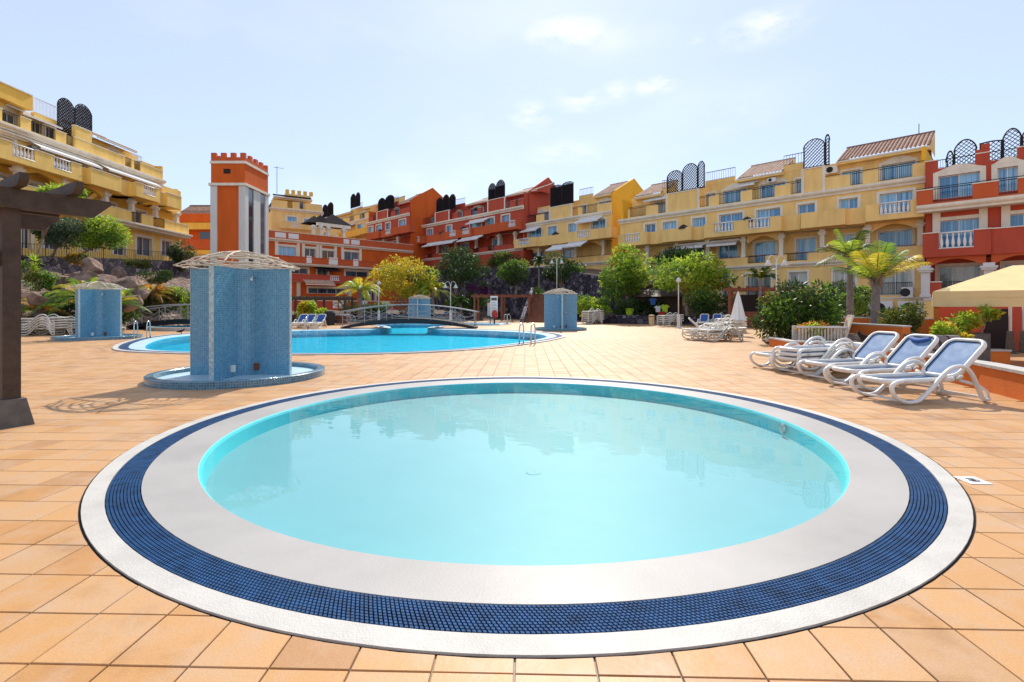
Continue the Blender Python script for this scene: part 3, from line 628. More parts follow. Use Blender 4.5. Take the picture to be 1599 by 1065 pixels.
# ================================================================== FOOTBRIDGES
def footbridge(loc, label, Lb=9.4, w=1.6):
    root = thing('footbridge', label, 'bridge', loc, 0, 'arched footbridges'); h = .62; n = 24
    zf = lambda t: h*(1-(2*t-1)**2)
    for j in range(1):
        mb = MB(); top = [(Lb*(k/n-.5), zf(k/n)+.06) for k in range(n+1)]; bot = [(Lb*(k/n-.5), zf(k/n)*.82-.16*math.sin(math.pi*k/n)**.5+.0) for k in range(n+1)]
        for k in range(n):
            a, b, c, d = top[k], top[k+1], bot[k+1], bot[k]
            for y in (-w/2, w/2): mb.poly([(p[0], y, p[1]) for p in (a, b, c, d)], 0)
            mb.poly([(d[0], -w/2, d[1]), (c[0], -w/2, c[1]), (c[0], w/2, c[1]), (d[0], w/2, d[1])], 0)
        mb.build('girder', M['iron'], root)
    slat = MB().box(-.09, .09, -w/2-.03, w/2+.03, 0, .03).mesh('deck_plank', M['concrete'])
    for k in range(46):
        t = (k+.5)/46; o = part('deck_plank', slat, root, (Lb*(t-.5), 0, zf(t)+.062)); o.rotation_euler = (0, math.atan(4*h/Lb*(2*t-1)), 0)
    for y in (-w/2, w/2):
        mb = MB(); mb.tube([(Lb*(k/n-.5)*1.02, y, zf(k/n)*.86+1.12) for k in range(n+1)], .034, 8); mb.tube([(Lb*(k/n-.5), y, zf(k/n)+.2) for k in range(n+1)], .016, 6); mb.build('handrail', M['railwhite'], root, True)
        for k in range(7):
            t = (k+.1)/6.2; mb = MB(); x = Lb*(t-.5); mb.tube([(x, y, zf(t)), (x, y, zf(t)*.86+1.1)], .026, 6); mb.build('post', M['railwhite'], root)
        for k in range(6):                        # rope-like swags crossing between posts
            t0 = (k+.1)/6.2; t1 = (k+1.1)/6.2; mb = MB()
            for (z0, sag) in ((.92,.34),(.6,.28)):
                mb.tube([(Lb*(t0+(t1-t0)*q/8-.5), y, zf(t0+(t1-t0)*q/8)*.9+z0-sag*math.sin(math.pi*q/8)) for q in range(9)], .013, 5)
            mb.build('swag', M['railwhite'], root, True)
    for x in (-Lb/2+.75, Lb/2-1.1):
        mb = MB(); mb.tube([(x+math.cos(a)*.3, -w/2-.03, .62+math.sin(a)*.3) for a in [2*math.pi*k/20 for k in range(20)]], .02, 5, 0, True)
        for k in range(4): a = math.pi*k/4; mb.tube([(x+math.cos(a)*.3, -w/2-.03, .62+math.sin(a)*.3), (x-math.cos(a)*.3, -w/2-.03, .62-math.sin(a)*.3)], .013, 4)
        mb.build('wheel_ornament', M['railwhite'], root)
    return root
footbridge((-7.15, 35.2, 0), 'arched dark footbridge with white swagged railing over the blue pool')
footbridge((-21.4, 33.7, 0), 'arched footbridge with white railing partly behind the large blue shower')
# ================================================================== POOL LADDERS
def ladder(p, rz, label):
    root = thing('pool_ladder', label, 'ladder', (p.x, p.y, 0), rz, 'steel pool ladders')
    for s in (-.26, .26):
        MB().tube([(s, .35, 0), (s, .35, .55), (s, .31, .74), (s, .18, .84), (s, .04, .78), (s, 0, .6), (s, 0, -.9)], .026, 8).build('handrail', M['steel'], root, True)
    for z in (-.15, -.42, -.7): B(-.26, .26, -.03, .05, z, z+.03).build('step', M['steel'], root)
q = G(827, 537.5); ladder(q, R(150), 'bent steel pool ladder at the near right end of the big pool')
q = G(220, 529); ladder(q, R(15), 'bent steel pool ladder at the far left end of the big pool')
q = G(484, 515.6); ladder(q, R(0), 'steel pool ladder in front of the dark blue loungers')
q = G(790, 505.6); ladder(q, R(-60), 'white pool ladder at the far right corner beyond the arched bridge')
# ================================================================== PERGOLA at the left
pg = thing('pergola', 'dark brown timber pergola with concrete post foot at the left edge', 'pergola', (-6.35, 6.3, 0), math.atan2(.84, .54))
B(-.085, .085, -.085, .085, .34, 2.73).build('post', M['wood'], pg)
mb = MB(); mb.lathe([(.0,0),(.27,0),(.18,.34),(0,.34)], 4); mb.build('concrete_foot', M['concrete'], pg).rotation_euler = (0, 0, R(45))
for (y0, z, x1) in ((-.165,2.73,1.0), (1.95,2.73,1.0)):
    mb = MB(); mb.xprism([(-3.2,z),(x1-.2,z),(x1,z+.2),(x1,z+.25),(-3.2,z+.25)], y0, y0+.08); mb.build('beam', M['wood'], pg)
mb = MB(); mb.xprism([(-3.2,2.72),(.5,2.72),(.6,2.97),(-3.2,2.97)], .09, .165); mb.build('beam', M['wood'], pg)
for x in (-2.6,-1.9,-1.2,-.5,.02,.55):
    mb = MB(); mb.M = Matrix.Rotation(R(90), 4, 'Z'); mb.xprism([(-.5,3.05),(-.42,2.983),(2.6,2.983),(2.6,3.13),(-.5,3.13)], -x-.045, -x+.045); mb.build('rafter', M['wood'], pg)
B(-.115, .115, 1.93, 2.16, 0, 2.62).build('post', M['wood'], pg) if False else None
mb = MB(); mb.bar((-.05,0,2.05), (-.75,0,2.74), .08, .12); mb.build('brace', M['wood'], pg)
# ================================================================== BUILDINGS
rt = math.sqrt(.5)
class Bld:
    """a building whose front lies in one plane; s runs to the right along the front, n outward, z up"""
    def __init__(s, name, label, O, a, z0, cat='building', group='apartment buildings'):
        s.O = Vector(O); s.a = Vector(a).normalized(); s.N = Vector((s.a.y, -s.a.x)); s.z0 = z0
        s.root = thing(name, label, cat, (O[0], O[1], 0), math.atan2(s.a.y, s.a.x), group)
    def S(s, x, n=0.0):
        u = (x-CX)/F; return (u*(s.O.y+n*s.N.y)-s.O.x-n*s.N.x)/(s.a.x-u*s.a.y)
    def dep(s, x, n=0.0): return s.O.y+s.S(x, n)*s.a.y+n*s.N.y
    def Z(s, x, y, n=0.0): return EYE+(HY-y)/F*s.dep(x, n)
    def box(s, name, s0, s1, n0, n1, z0, z1, m): return B(s0, s1, -n1, -n0, z0, z1).build(name, m, s.root)
    def wall(s, s0, s1, z0, z1, n, m, holes=(), t=.28, name='wall'):
        """a wall with real openings"""
        xs = sorted({s0, s1, *[min(max(h[k], s0), s1) for h in holes for k in (0, 1)]}); zs = sorted({z0, z1, *[min(max(h[k], z0), z1) for h in holes for k in (2, 3)]})
        mb = MB(); y = -n
        def solid(i, j):
            if not (0 <= i < len(xs)-1 and 0 <= j < len(zs)-1): return False
            cx = (xs[i]+xs[i+1])/2; cz = (zs[j]+zs[j+1])/2; return not any(h[0] < cx < h[1] and h[2] < cz < h[3] for h in holes)
        for i in range(len(xs)-1):
            for j in range(len(zs)-1):
                if not solid(i, j): continue
                a, b, c, d = xs[i], xs[i+1], zs[j], zs[j+1]
                mb.poly([(a, y, c), (b, y, c), (b, y, d), (a, y, d)]); mb.poly([(b, y+t, c), (a, y+t, c), (a, y+t, d), (b, y+t, d)])
                if not solid(i-1, j): mb.poly([(a, y+t, c), (a, y, c), (a, y, d), (a, y+t, d)])
                if not solid(i+1, j): mb.poly([(b, y, c), (b, y+t, c), (b, y+t, d), (b, y, d)])
                if not solid(i, j-1): mb.poly([(a, y+t, c), (b, y+t, c), (b, y, c), (a, y, c)])
                if not solid(i, j+1): mb.poly([(a, y, d), (b, y, d), (b, y+t, d), (a, y+t, d)])
        return mb.build(name, m, s.root)
    def window(s, h, n, glass='glass', frame='white', panes=2, sur=.16, arch=False, surm='cream', back=.2):
        """frame and panes in an opening h = (s0, s1, z0, z1), with a proud surround"""
        a, b, c, d = h; y = -n; f = .06; mb = MB(); yb = y+back
        mb.box(a, b, yb-.04, yb+.04, d-f, d); mb.box(a, b, yb-.04, yb+.04, c, c+f)
        for k in range(panes+1): x = a+(b-a-f)*k/panes; mb.box(x, x+f, yb-.045, yb+.045, c+f, d-f)
        w = mb.build('window', M[frame], s.root)
        for k in range(panes):
            x0 = a+(b-a-f)*k/panes+f; x1 = a+(b-a-f)*(k+1)/panes; q = MB(); q.box(x0, x1, yb+.005, yb+.02, c+f, d-f); q.build('pane', M[glass], w)
        if sur:
            q = MB(); e = .05
            q.box(a-sur, a, y-e, y+.02, c, d+sur); q.box(b, b+sur, y-e, y+.02, c, d+sur); q.box(a, b, y-e, y+.02, d, d+sur)
            if arch:
                P = [(a-sur, d+sur)]+[(a-sur+(b-a+2*sur)*k/10, d+sur+.42*math.sin(math.pi*k/10)**1.5) for k in range(1, 10)]+[(b+sur, d+sur)]
                q.xprism(P, y-e-.01, y+.02)
            q.build('surround', M[surm], w)
        return w
    def cornice(s, s0, s1, z, n=.0, h=.45, out=.3, m='cream', name='cornice'):
        mb = MB(); y = -n
        P = [(0,0),(out*.35,0),(out*.45,h*.3),(out*.8,h*.45),(out,h*.65),(out,h),(0,h)]
        A = [mb.pt((s0, y-p[0], z+p[1])) for p in P]; Bq = [mb.pt((s1, y-p[0], z+p[1])) for p in P]; k = len(P)
        for i in range(k): mb.face((A[(i+1) % k], A[i], Bq[i], Bq[(i+1) % k]))
        mb.face(A); mb.face(Bq[::-1]); return mb.build(name, M[m], s.root)
    def balustrade(s, s0, s1, n, z0, z1, m='white'):
        mb = MB(); y = -n; w = .07; nb = max(3, int((s1-s0)/.27)); h = z1-z0
        mb.box(s0, s1, y-.1, y+.1, z1-.1, z1); mb.box(s0, s1, y-.1, y+.1, z0, z0+.08)
        for k in range(nb):
            x = s0+(k+.5)*(s1-s0)/nb; mb.lathe([(.045,z0+.08),(.06,z0+h*.14),(.1,z0+h*.32),(.075,z0+h*.5),(.04,z0+h*.68),(.05,z0+h*.8),(.06,z1-.1)], 8, (x, y, 0))
        return mb.build('balustrade', M[m], s.root, True)
    def railing(s, s0, s1, n, z0, z1, m='iron', step=.13):
        mb = MB(); y = -n; k = max(2, int((s1-s0)/step)); mb.box(s0, s1, y-.03, y+.03, z1-.05, z1); mb.box(s0, s1, y-.015, y+.015, z0+.05, z0+.08)
        for i in range(k+1): x = s0+(s1-s0)*i/k; mb.box(x-.011, x+.011, y-.011, y+.011, z0, z1-.05)
        return mb.build('railing', M[m], s.root)
    def parapet(s, s0, s1, n, z0, z1, m, gaps=(), cap='cream', t=.18, gapz=None, fill='rail', name='parapet'):
        """solid balcony front with gaps closed by balusters or bars"""
        gz = gapz if gapz is not None else z0+.25; hs = [(a, b, gz, z1+1) for a, b in gaps]
        s.wall(s0, s1, z0, z1, n, m, hs, t, name)
        xs = [s0]+[v for g in sorted(gaps) for v in g]+[s1]
        if cap:
            for k in range(0, len(xs), 2):
                if xs[k+1]-xs[k] > .05: B(xs[k]-.03, xs[k+1]+.03, -n-.05, -n+t+.04, z1+.002, z1+.07).build('coping', M[cap] if isinstance(cap, str) else cap, s.root)
        for a, b in gaps:
            if fill == 'bal': s.balustrade(a, b, n-t/2, gz, z1+.02)
            else: s.railing(a, b, n-t/2, gz, z1+.05)
    def roof(s, s0, s1, n_e, z_e, n_r, z_r, m='rooftile', over=.15, pitch=.28):
        """one slope of barrel tiles from the eave up to the ridge"""
        mb = MB(); k = max(2, int((s1-s0)/pitch)); st = 4; e = []; r = []; 
        for i in range(k*st+1):
            x = s0+(s1-s0)*i/(k*st); ph = (i % st)/st; hz = .09*abs(math.sin(math.pi*ph)) if i % st else 0
            e.append(mb.pt((x, -n_e, z_e+hz))); r.append(mb.pt((x, -n_r, z_r+hz)))
        for i in range(k*st): mb.face((e[i], e[i+1], r[i+1], r[i]))
        mb.box(s0, s1, -n_e-.02, -n_e+.14, z_e-.14, z_e-.01, 1); mb.box(s0, s1, -n_r-.1, -n_r+.1, z_r-.05, z_r+.12, 0)
        return mb.build('roof', [M[m], M['cream']], s.root)
    def gable(s, sx, n_e, z_e, n_r, z_r, z0, m, t=.25):
        """end wall whose top follows the roof slope, standing across the building"""
        mb = MB(); nb = 2*n_r-n_e; P = [(-n_e, z0), (-nb, z0), (-nb, z_e), (-n_r, z_r), (-n_e, z_e)]
        a = [mb.pt((sx-t, p[0], p[1])) for p in P]; b = [mb.pt((sx, p[0], p[1])) for p in P]; k = len(P)
        mb.face(a[::-1]); mb.face(b)
        for i in range(k): mb.face((a[i], a[(i+1) % k], b[(i+1) % k], b[i]))
        return mb.build('gable_wall', m, s.root)
    def lattice(s, s0, s1, n, z0, z1, rise=.55, m='lattice', dens=.28, solid=False, lw=.155):
        """arched trellis panel of crossed laths"""
        mb = MB(); y = -n; W = s1-s0; top = lambda x: z1-rise+rise*math.sin(math.pi*min(1, max(0, (x-s0)/W)))**.6
        mb.box(s0, s0+.09, y-.04, y+.04, z0, z1-rise+.1); mb.box(s1-.09, s1, y-.04, y+.04, z0, z1-rise+.1); mb.box(s0, s1, y-.04, y+.04, z0, z0+.1)
        mb.tube([(s0+W*k/16, y, top(s0+W*k/16)) for k in range(17)], .05, 5)
        H = z1-z0
        for sg, yo in ((1, -.012), (-1, .012)):
            c = -H
            while c < W+H:
                pts = []
                for k in range(41):
                    z = z0+H*k/40; x = s0+c+sg*(z-z0)+(0 if sg > 0 else 0)
                    if s0 <= x <= s1 and z <= top(x): pts.append((x, y+yo, z))
                if len(pts) > 1: mb.bar(pts[0], pts[-1], .02, lw, 0, (0, 1, 0))
                c += dens
        if solid: mb.box(s0+.05, s1-.05, y+.03, y+.04, z0, z1-rise)
        return mb.build('lattice_screen', M[m], s.root)
    def awning(s, s0, s1, n, z, out=1.1, drop=.5, m='awning'):
        mb = MB(); mb.poly([(s0, -n, z), (s1, -n, z), (s1, -n-out, z-drop), (s0, -n-out, z-drop)]); mb.poly([(s0, -n, z-.03), (s0, -n-out, z-drop-.03), (s1, -n-out, z-drop-.03), (s1, -n, z-.03)])
        mb.box(s0, s1, -n-out-.01, -n-out+.02, z-drop-.18, z-drop); mb.box(s0, s1, -n-.12, -n, z-.06, z+.12); return mb.build('awning', M[m], s.root)
    def arch(s, s0, s1, zs, zt, n, m, t=.35, rise=.6):
        mb = MB(); P = [(s0, zs), *[(s0+(s1-s0)*k/14, zs+rise*math.sin(math.pi*k/14)) for k in range(1, 14)], (s1, zs), (s1, zt), (s0, zt)]
        a = [mb.pt((p[0], -n, p[1])) for p in P]; b = [mb.pt((p[0], -n+t, p[1])) for p in P]; k = len(P)
        for i in range(14):
            q = [(P[i][0], P[i][1]), (P[i+1][0], P[i+1][1]), (P[i+1][0], zt), (P[i][0], zt)]
            mb.poly([(p[0], -n, p[1]) for p in q]); mb.poly([(p[0], -n+t, p[1]) for p in q[::-1]])
            mb.poly([(q[1][0], -n, q[1][1]), (q[0][0], -n, q[0][1]), (q[0][0], -n+t, q[0][1]), (q[1][0], -n+t, q[1][1])])
        return mb.build('arch', m, s.root)
    def column(s, x, n, z0, z1, m='cream', w=.34):
        mb = MB(); y = -n; mb.box(x-w/2, x+w/2, y-w/2, y+w/2, z0, z1-.5); mb.box(x-w*.62, x+w*.62, y-w*.62, y+w*.62, z0, z0+.2); mb.box(x-w*.75, x+w*.75, y-w*.75, y+w*.75, z1-.5, z1-.36); mb.box(x-w*.9, x+w*.9, y-w*.9, y+w*.9, z1-.36, z1-.22); mb.box(x-w*.6, x+w*.6, y-w*.6, y+w*.6, z1-.22, z1)
        return mb.build('column', M[m], s.root)
    def umbrella(s, x, n, z, m='iron'):
        mb = MB(); z -= .3; mb.lathe([(.0,.5),(.25,.4),(.5,.18),(.52,.02)], 8, (x, -n, z)); mb.tube([(x, -n, z-1.0), (x, -n, z+.54)], .03, 6); return mb.build('parasol', M[m], s.root)
def row_block(nm, label, C, x0, x1, zb, z1, z2, z3, z4, wm, pm, balc, bal=(), win2=(), solid3=(), tall=(), win3=(), roofs=(), flat=(), lat=(), win1=(), arches=(), cols=(), gaps1=(), wing=(), awn=(), dn=-2.0, glass='glass', depth=9, par=(), p3h=1.05, zr=1.6, group='stepped apartment rows along the terrace', endm=None, basem=None, wtop=None):
    """one block of the stepped apartment rows; columns are given as photo columns on the front they belong to"""
    b = Bld(nm, label, (C/2, C/2), (rt, -rt), zb, group=group); S = b.S
    s0, s1 = S(x0), S(x1); wmat, pmat = M[wm], M[pm]; bm = basem or wmat
    hold = lambda L, n, za, zc, e=.0: [(S(a, n)+e, S(c, n)-e, za, zc) for a, c in L]
    # body
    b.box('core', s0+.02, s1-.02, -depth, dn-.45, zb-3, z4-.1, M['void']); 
    for sx in (s0, s1-.22): b.box('side_wall', sx, sx+.22, -depth, -.3, zb-3, z4-.3, endm or wmat)
    b.box('floor_slab', s0+.23, s1-.23, dn-.5, -.02, z3-.02, z3+.1, M['cream']); b.box('floor_slab', s0+.23, s1-.23, -2.4, -.02, z2-.05, z2+.1, M['cream'])
    # ground storey
    H = hold(wing, 0, zb+.15 if True else 0, z1-.45)
    H = [(a, c, max(d, zb+.2), e) for a, c, d, e in H]
    b.wall(s0, s1, zb-3, z1, 0, bm, H)
    for h in H: b.window(h, 0, 'glasspale', panes=2); b.railing(h[0], h[1], .12, h[2]+.05, h[2]+1.0)
    b.cornice(s0, s1, z1, 0, .38, .28)
    # first storey: loggia behind arches and parapet
    w1 = hold(win1, -1.3, z1+.5, z2-.55); b.wall(s0+.23, s1-.23, z1, z2-.051, -1.3, wmat, w1)
    for h in w1: b.window(h, -1.3, glass)
    g1 = [(S(a, 0), S(c, 0)) for a, c in gaps1]; b.parapet(s0, s1, 0, z1+.39, z1+1.15, wmat, g1, None, .2, z1+.55)
    mb = MB(); mb.box(s0, s1, -.06, .0, z1+1.2, z1+1.26); mb.build('handrail', M['redwood'], b.root)
    for x in cols: b.column(S(x, -.15), -.15, z1+1.15, z2-.055)
    for (a, c) in arches: b.arch(S(a, -.02), S(c, -.02), z2-.75, z2-.052, -.02, wmat)
    # second storey
    w2 = hold(win2, 0, z2+.3, z3-.42); b.wall(s0, s1, z2-.05, z3, 0, wmat, w2)
    for h in w2: b.window(h, 0, glass, panes=2, sur=.2)
    for (a, c, n) in balc:
        sa, sc = S(a, n), S(c, n); gp = [(max(sa+.1, S(p, n)), min(sc-.1, S(q, n))) for p, q in bal if p >= a-1 and q <= c+1]
        b.parapet(sa, sc, n, z2, z2+1.3, pmat, gp, None, .16, z2+.4, 'bal'); b.box('balcony_floor', sa, sc, 0.01, n-.16, z2, z2+.14, wmat)
        for e in (sa, sc-.16): b.box('balcony_cheek', e, e+.16, .01, n-.161, z2+.141, z2+1.3, pmat)
    for (a, c, z) in awn: b.awning(S(a, 0), S(c, 0), .02, z)
    b.cornice(s0-.1, s1+.1, z3, 0, .5, .32)
    # roof terrace storey
    gaps = []; last = None
    for (a, c) in solid3:
        if last is not None and a > last: gaps.append((S(last, 0), S(a, 0)))
        last = c
    if solid3:
        b.parapet(S(solid3[0][0]), S(solid3[-1][1]), 0, z3+.5, z3+.5+p3h, wmat, gaps, None, .2, z3+.62)
        mb = MB(); mb.box(S(solid3[0][0]), S(solid3[-1][1]), -.02, .05, z3+.62+p3h, z3+.67+p3h); mb.build('handrail', M['iron'], b.root)
    for (a, c, zt) in tall: 
        sa, sc = S(a, .03), S(c, .03); b.box('screen_wall', sa, sc, -.22, .03, z3+.51, zt, wmat); mb = MB(); mb.box(sa-.06, sa+.16, -.08, .0, z3+.51, zt+.1); mb.box(sc-.16, sc+.06, -.08, .0, z3+.51, zt+.1); mb.box(sa-.06, sc+.06, -.09, .22, zt+.002, zt+.1); mb.build('screen_trim', M['cream'], b.root)
    w3 = hold(win3, dn, z3+.55, z4-.85); b.wall(s0+.23, s1-.23, z3+.1, z4, dn, wmat, w3)
    for k, h in enumerate(w3): b.window(h, dn, glass, panes=2, sur=.18, arch=(h[1]-h[0] > 1.6))
    for (a, c, m) in roofs: 
        sa, sc = S(a, dn+.6), S(c, dn+.6); b.roof(sa, sc, dn+.6, z4, dn-3.4, z4+zr, m); b.box('soffit', sa, sc, dn+.05, dn+.58, z4-.3, z4-.15, wmat)
        for e in (sa, sc-.2): 
            mb = MB(); P = [(-dn-.5, z4-.15), (-dn+3.4, z4-.15), (-dn+3.4, z4+zr-.03), (-dn-.5, z4-.03)]
            mb.poly([(e, p[0], p[1]) for p in P]); mb.poly([(e+.2, p[0], p[1]) for p in P[::-1]]); mb.build('roof_cheek', wmat, b.root)
    for (a, c, h) in flat:
        sa, sc = S(a, dn), S(c, dn); b.box('roof_parapet', sa, sc, dn-.2, dn+.03, z4+.001, z4+h, wmat); b.railing(sa, sc, dn-.1, z4+h, z4+h+.95, 'iron', .22)
    for (a, c, n, za, zc, r) in lat: b.lattice(S(a, n), S(c, n), n, za, zc, r, solid=C > 69)
    return b
# ---- right-hand yellow block
Y1 = row_block('apartment_building', 'long tan yellow apartment block with black arched roof lattices behind the palms', 68.8, 969, 1444.5, 2.2, 5.0, 8.15, 10.85, 14.0, 'yellow', 'yellow',
    balc=[(966,1011,1.2),(1012,1034,.7),(1034,1080,1.25),(1080,1100,.7),(1100,1220,1.4),(1220,1250,.8),(1250.7,1320,1.3),(1320,1352,.8),(1352,1443,1.5)],
    bal=[(976,999),(1115,1146),(1169,1203),(1373,1422)],
    win2=[(1008,1024),(1036,1057),(1082,1102),(1124,1160),(1182,1219),(1247,1273),(1311,1340),(1374,1426)],
    solid3=[(981,984),(1009,1028),(1041,1092),(1107,1123),(1157,1175),(1210,1235),(1253,1328),(1348,1372),(1425,1444)],
    tall=[(1041,1092,13.3),(1253,1288,13.4)],
    win3=[(1024,1036),(1104,1118),(1130,1166),(1188,1227),(1243,1252),(1316,1344),(1377,1430)],
    roofs=[(990,1032,'rooflight'),(1150,1222,'rooflight'),(1306,1452,'rooftile')], flat=[(1034,1050,.5),(1102,1148,.45),(1224,1256,.6)],
    lat=[(1042,1066,-.1,13.4,15.7,.6),(1066,1090,-.1,13.4,16.1,.7),(1090,1101,-.1,13.4,16.1,.6),(1255,1289,-.1,13.5,15.95,.65),(1289,1296,-.1,13.5,16.1,.5)],
    win1=[(1036,1056),(1078,1100),(1122,1152),(1178,1212),(1244,1274),(1310,1334),(1372,1425)], arches=[(1167,1217),(1359,1435)], cols=[1012,1058,1106,1162,1221,1285,1356,1438],
    gaps1=[(1012,1024),(1060,1076),(1112,1124),(1168,1196),(1229,1261),(1308,1325),(1380,1400)],
    wing=[(1130,1140),(1166,1204),(1233,1261),(1302,1336),(1372,1425)], awn=[], endm=M['amber'], zr=2.0)
for (a, c) in ((1062,1104),(1110,1156)): Y1.awning(Y1.S(a, -.1), Y1.S(c, -.1), .0, 7.85, .9, .35)
Y1.awning(Y1.S(1000), Y1.S(1036), -2.0, 13.6, 1.3, .35); Y1.awning(Y1.S(1150,-1), Y1.S(1180,-1), -2.0, 13.55, 1.3, .35)
Y1.cornice(Y1.S(1301), Y1.S(1444), 2.05, 0, .2, .12, name='base_moulding')
for x in (1068, 1167): Y1.umbrella(Y1.S(x, .9), .9, 9.6, 'lattice')
mb = MB(); sx = Y1.S(1435, -5); mb.tube([(sx, 5.2, 15.2), (sx, 5.2, 16.9)], .03, 5); mb.build('antenna', M['iron'], Y1.root)
def ac_unit(b, x, n, z, w=.9, h=.65):
    sx = b.S(x, n); mb = MB(); mb.box(sx-w/2, sx+w/2, -n-.35, -n, z, z+h); mb.build('air_conditioner', M['white'], b.root); mb = MB(); mb.M = Matrix.Translation((sx-.12, -n-.352, z+h/2)) @ Matrix.Rotation(R(90), 4, 'X'); mb.lathe([(h*.4,0),(h*.38,.02),(.06,.02)], 16); mb.build('air_conditioner_grille', M['iron'], b.root)
ac_unit(Y1, 1300, -1.9, 13.1); ac_unit(Y1, 1376, .02, .75, 1.6, 1.2); ac_unit(Y1, 1424, .02, .75, 1.6, 1.2); ac_unit(Y1, 1418, .02, 2.2, .7, .8); ac_unit(Y1, 1207, -1.9, 13.2, .7, .4)
# ---- red block at the right edge
C0 = 67.6
R0 = Bld('apartment_building', 'red apartment block with white arched window surrounds at the right edge', (C0/2, C0/2), (rt, -rt), 2.2, group='stepped apartment rows along the terrace')
S = R0.S; s0, s1 = S(1445.5), S(1720)
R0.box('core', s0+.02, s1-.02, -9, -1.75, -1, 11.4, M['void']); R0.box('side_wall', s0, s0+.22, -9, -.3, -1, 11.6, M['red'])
hw_ = [(S(1466,-.0), S(1531), 8.95+.4, 11.0), (S(1558), S(1590), 9.35, 11.0), (S(1630), S(1670), 9.35, 11)]
R0.wall(s0, s1, 8.9, 11.5, 0, M['red'], hw_)
for h in hw_: R0.window(h, 0, arch=True, sur=.3)
R0.parapet(s0-.4, s1, 1.0, 8.9, 9.95, M['rust'], [(S(1457,1), S(1519,1)), (S(1560,1), S(1590,1))], 'cream', .18, 9.0)
mb = MB(); mb.box(s0-.4, s1, -1.04, -.98, 10.06, 10.11); mb.build('handrail', M['iron'], R0.root)
R0.box('terrace_floor', s0, s1, .02, .8, 8.75, 8.89, M['cream'])
R0.parapet(s0, s1, .004, 11.5, 12.2, M['red'], [(S(1465), S(1524)), (S(1546), S(1589))], 'cream', .2, 11.6)
R0.box('parapet_step', S(1523), S(1546), -.2, .008, 12.28, 12.5, M['red']); R0.box('parapet_cap', S(1532), S(1546), -.22, .03, 12.501, 12.85, M['red'])
R0.cornice(s0-.4, s1, 8.35, 1.0, .5, .3); R0.box('balcony_floor', s0, s1, .02, .98, 8.36, 8.7, M['cream'])
for (a, c, z) in ((1478,1490,13.1),(1490,1526,13.75),(1566,1596,13.95),(1596,1640,13.95)): R0.lattice(S(a,-1.5), S(c,-1.5), -1.5, 11.5, z, .8)
R0.lattice(S(1530,-1.5), S(1566,-1.5), -1.5, 11.5, 13.3, .1)
h2 = [(S(1466), S(1531), 5.6, 7.75), (S(1575), S(1625), 5.6, 7.75), (S(1650), S(1690), 5.6, 7.75)]
R0.wall(s0, s1, 5.1, 8.35, 0, M['red'], h2)
for h in h2: R0.window(h, 0, sur=.25)
for x in (1463, 1536, 1571): R0.box('pilaster', S(x)-.22, S(x)+.22, .0, .12, 5.2, 8.35, M['cream'])
R0.parapet(S(1441,1.3), S(1548,1.3), 1.3, 5.05, 6.75, M['red'], [(S(1466,1.3), S(1521,1.3))], 'cream', .18, 5.6, 'bal'); R0.parapet(S(1548,1.1), s1, 1.1, 5.05, 6.75, M['red'], [], 'cream', .18)
R0.box('balcony_floor', S(1441,1.3), S(1548,1.3), .01, 1.1, 5.06, 5.2, M['red'])
h1 = [(S(1466,-1.2), S(1531,-1.2), 2.5, 4.5), (S(1568,-1.2), S(1640,-1.2), 2.5, 4.5)]
R0.wall(s0, s1, 2.2, 5.06, -1.2, M['red'], h1)
for h in h1: R0.window(h, -1.2, 'glasspale', sur=.2, panes=3)
R0.arch(S(1450), S(1541), 4.3, 5.05, 1.0, M['rust'], .4); R0.arch(S(1549), S(1640), 4.3, 5.05, 1.0, M['rust'], .4)
for x in (1446, 1545, 1640): R0.column(S(x, .8), .8, 2.2, 4.5, 'pillar', .5)
R0.parapet(s0, s1, .9, 2.2, 3.25, M['red'], [(S(1471,.9), S(1535,.9)), (S(1560,.9), S(1630,.9))], 'cream', .2, 2.35)
R0.box('base_wall', s0, s1, -9, .95, -1, 1.95, M['yellow']); R0.box('base_band', s0-.02, s1, -.2, 1.0, 1.951, 2.199, M['pillar'])
# ---- second yellow block with the amber gable
Y2 = row_block('apartment_building', 'tan apartment block with bright amber gable end beside the dark roof screens', 75, 818, 955, 6.8, 6.9, 10.0, 13.1, 16.2, 'yellow', 'yellow',
    balc=[(803,838,1.3),(838,886,.9),(886,955,1.4)], bal=[(810,826),(902,922)], win2=[(826,846),(856,870),(888,901),(924,946)],
    solid3=[(815,822),(838,850),(859,894),(903,910),(933,955)], tall=[(859,894,15.3)], win3=[(834,857),(906,916),(936,955)],
    roofs=[(927,955,'rooflight')], flat=[(905,926,.5)], lat=[(860,878,-.3,15.4,18.4,.3),(878,896,-.3,15.4,18.5,.3)], win1=[(830,850),(880,900)], arches=[(815,838),(905,940)], cols=[814,842,900,943], gaps1=[(820,834),(850,880)], awn=[(820,846,12.9),(905,942,13.0)], zr=2.1, endm=M['amber'], depth=9)
b = Y2; b.gable(b.S(955)+.02, -1.0, 16.3, -5.4, 18.6, 6, M['amber'])
Y2.awning(Y2.S(864,1), Y2.S(890,1), 1.2, 9.7, 1.4, .6); Y2.awning(Y2.S(890,1), Y2.S(920,1), 1.2, 9.9, 1.4, .6)
Y2.umbrella(Y2.S(822, -.6), -.6, 15.2); Y2.umbrella(Y2.S(868, .5), .5, 11.6)
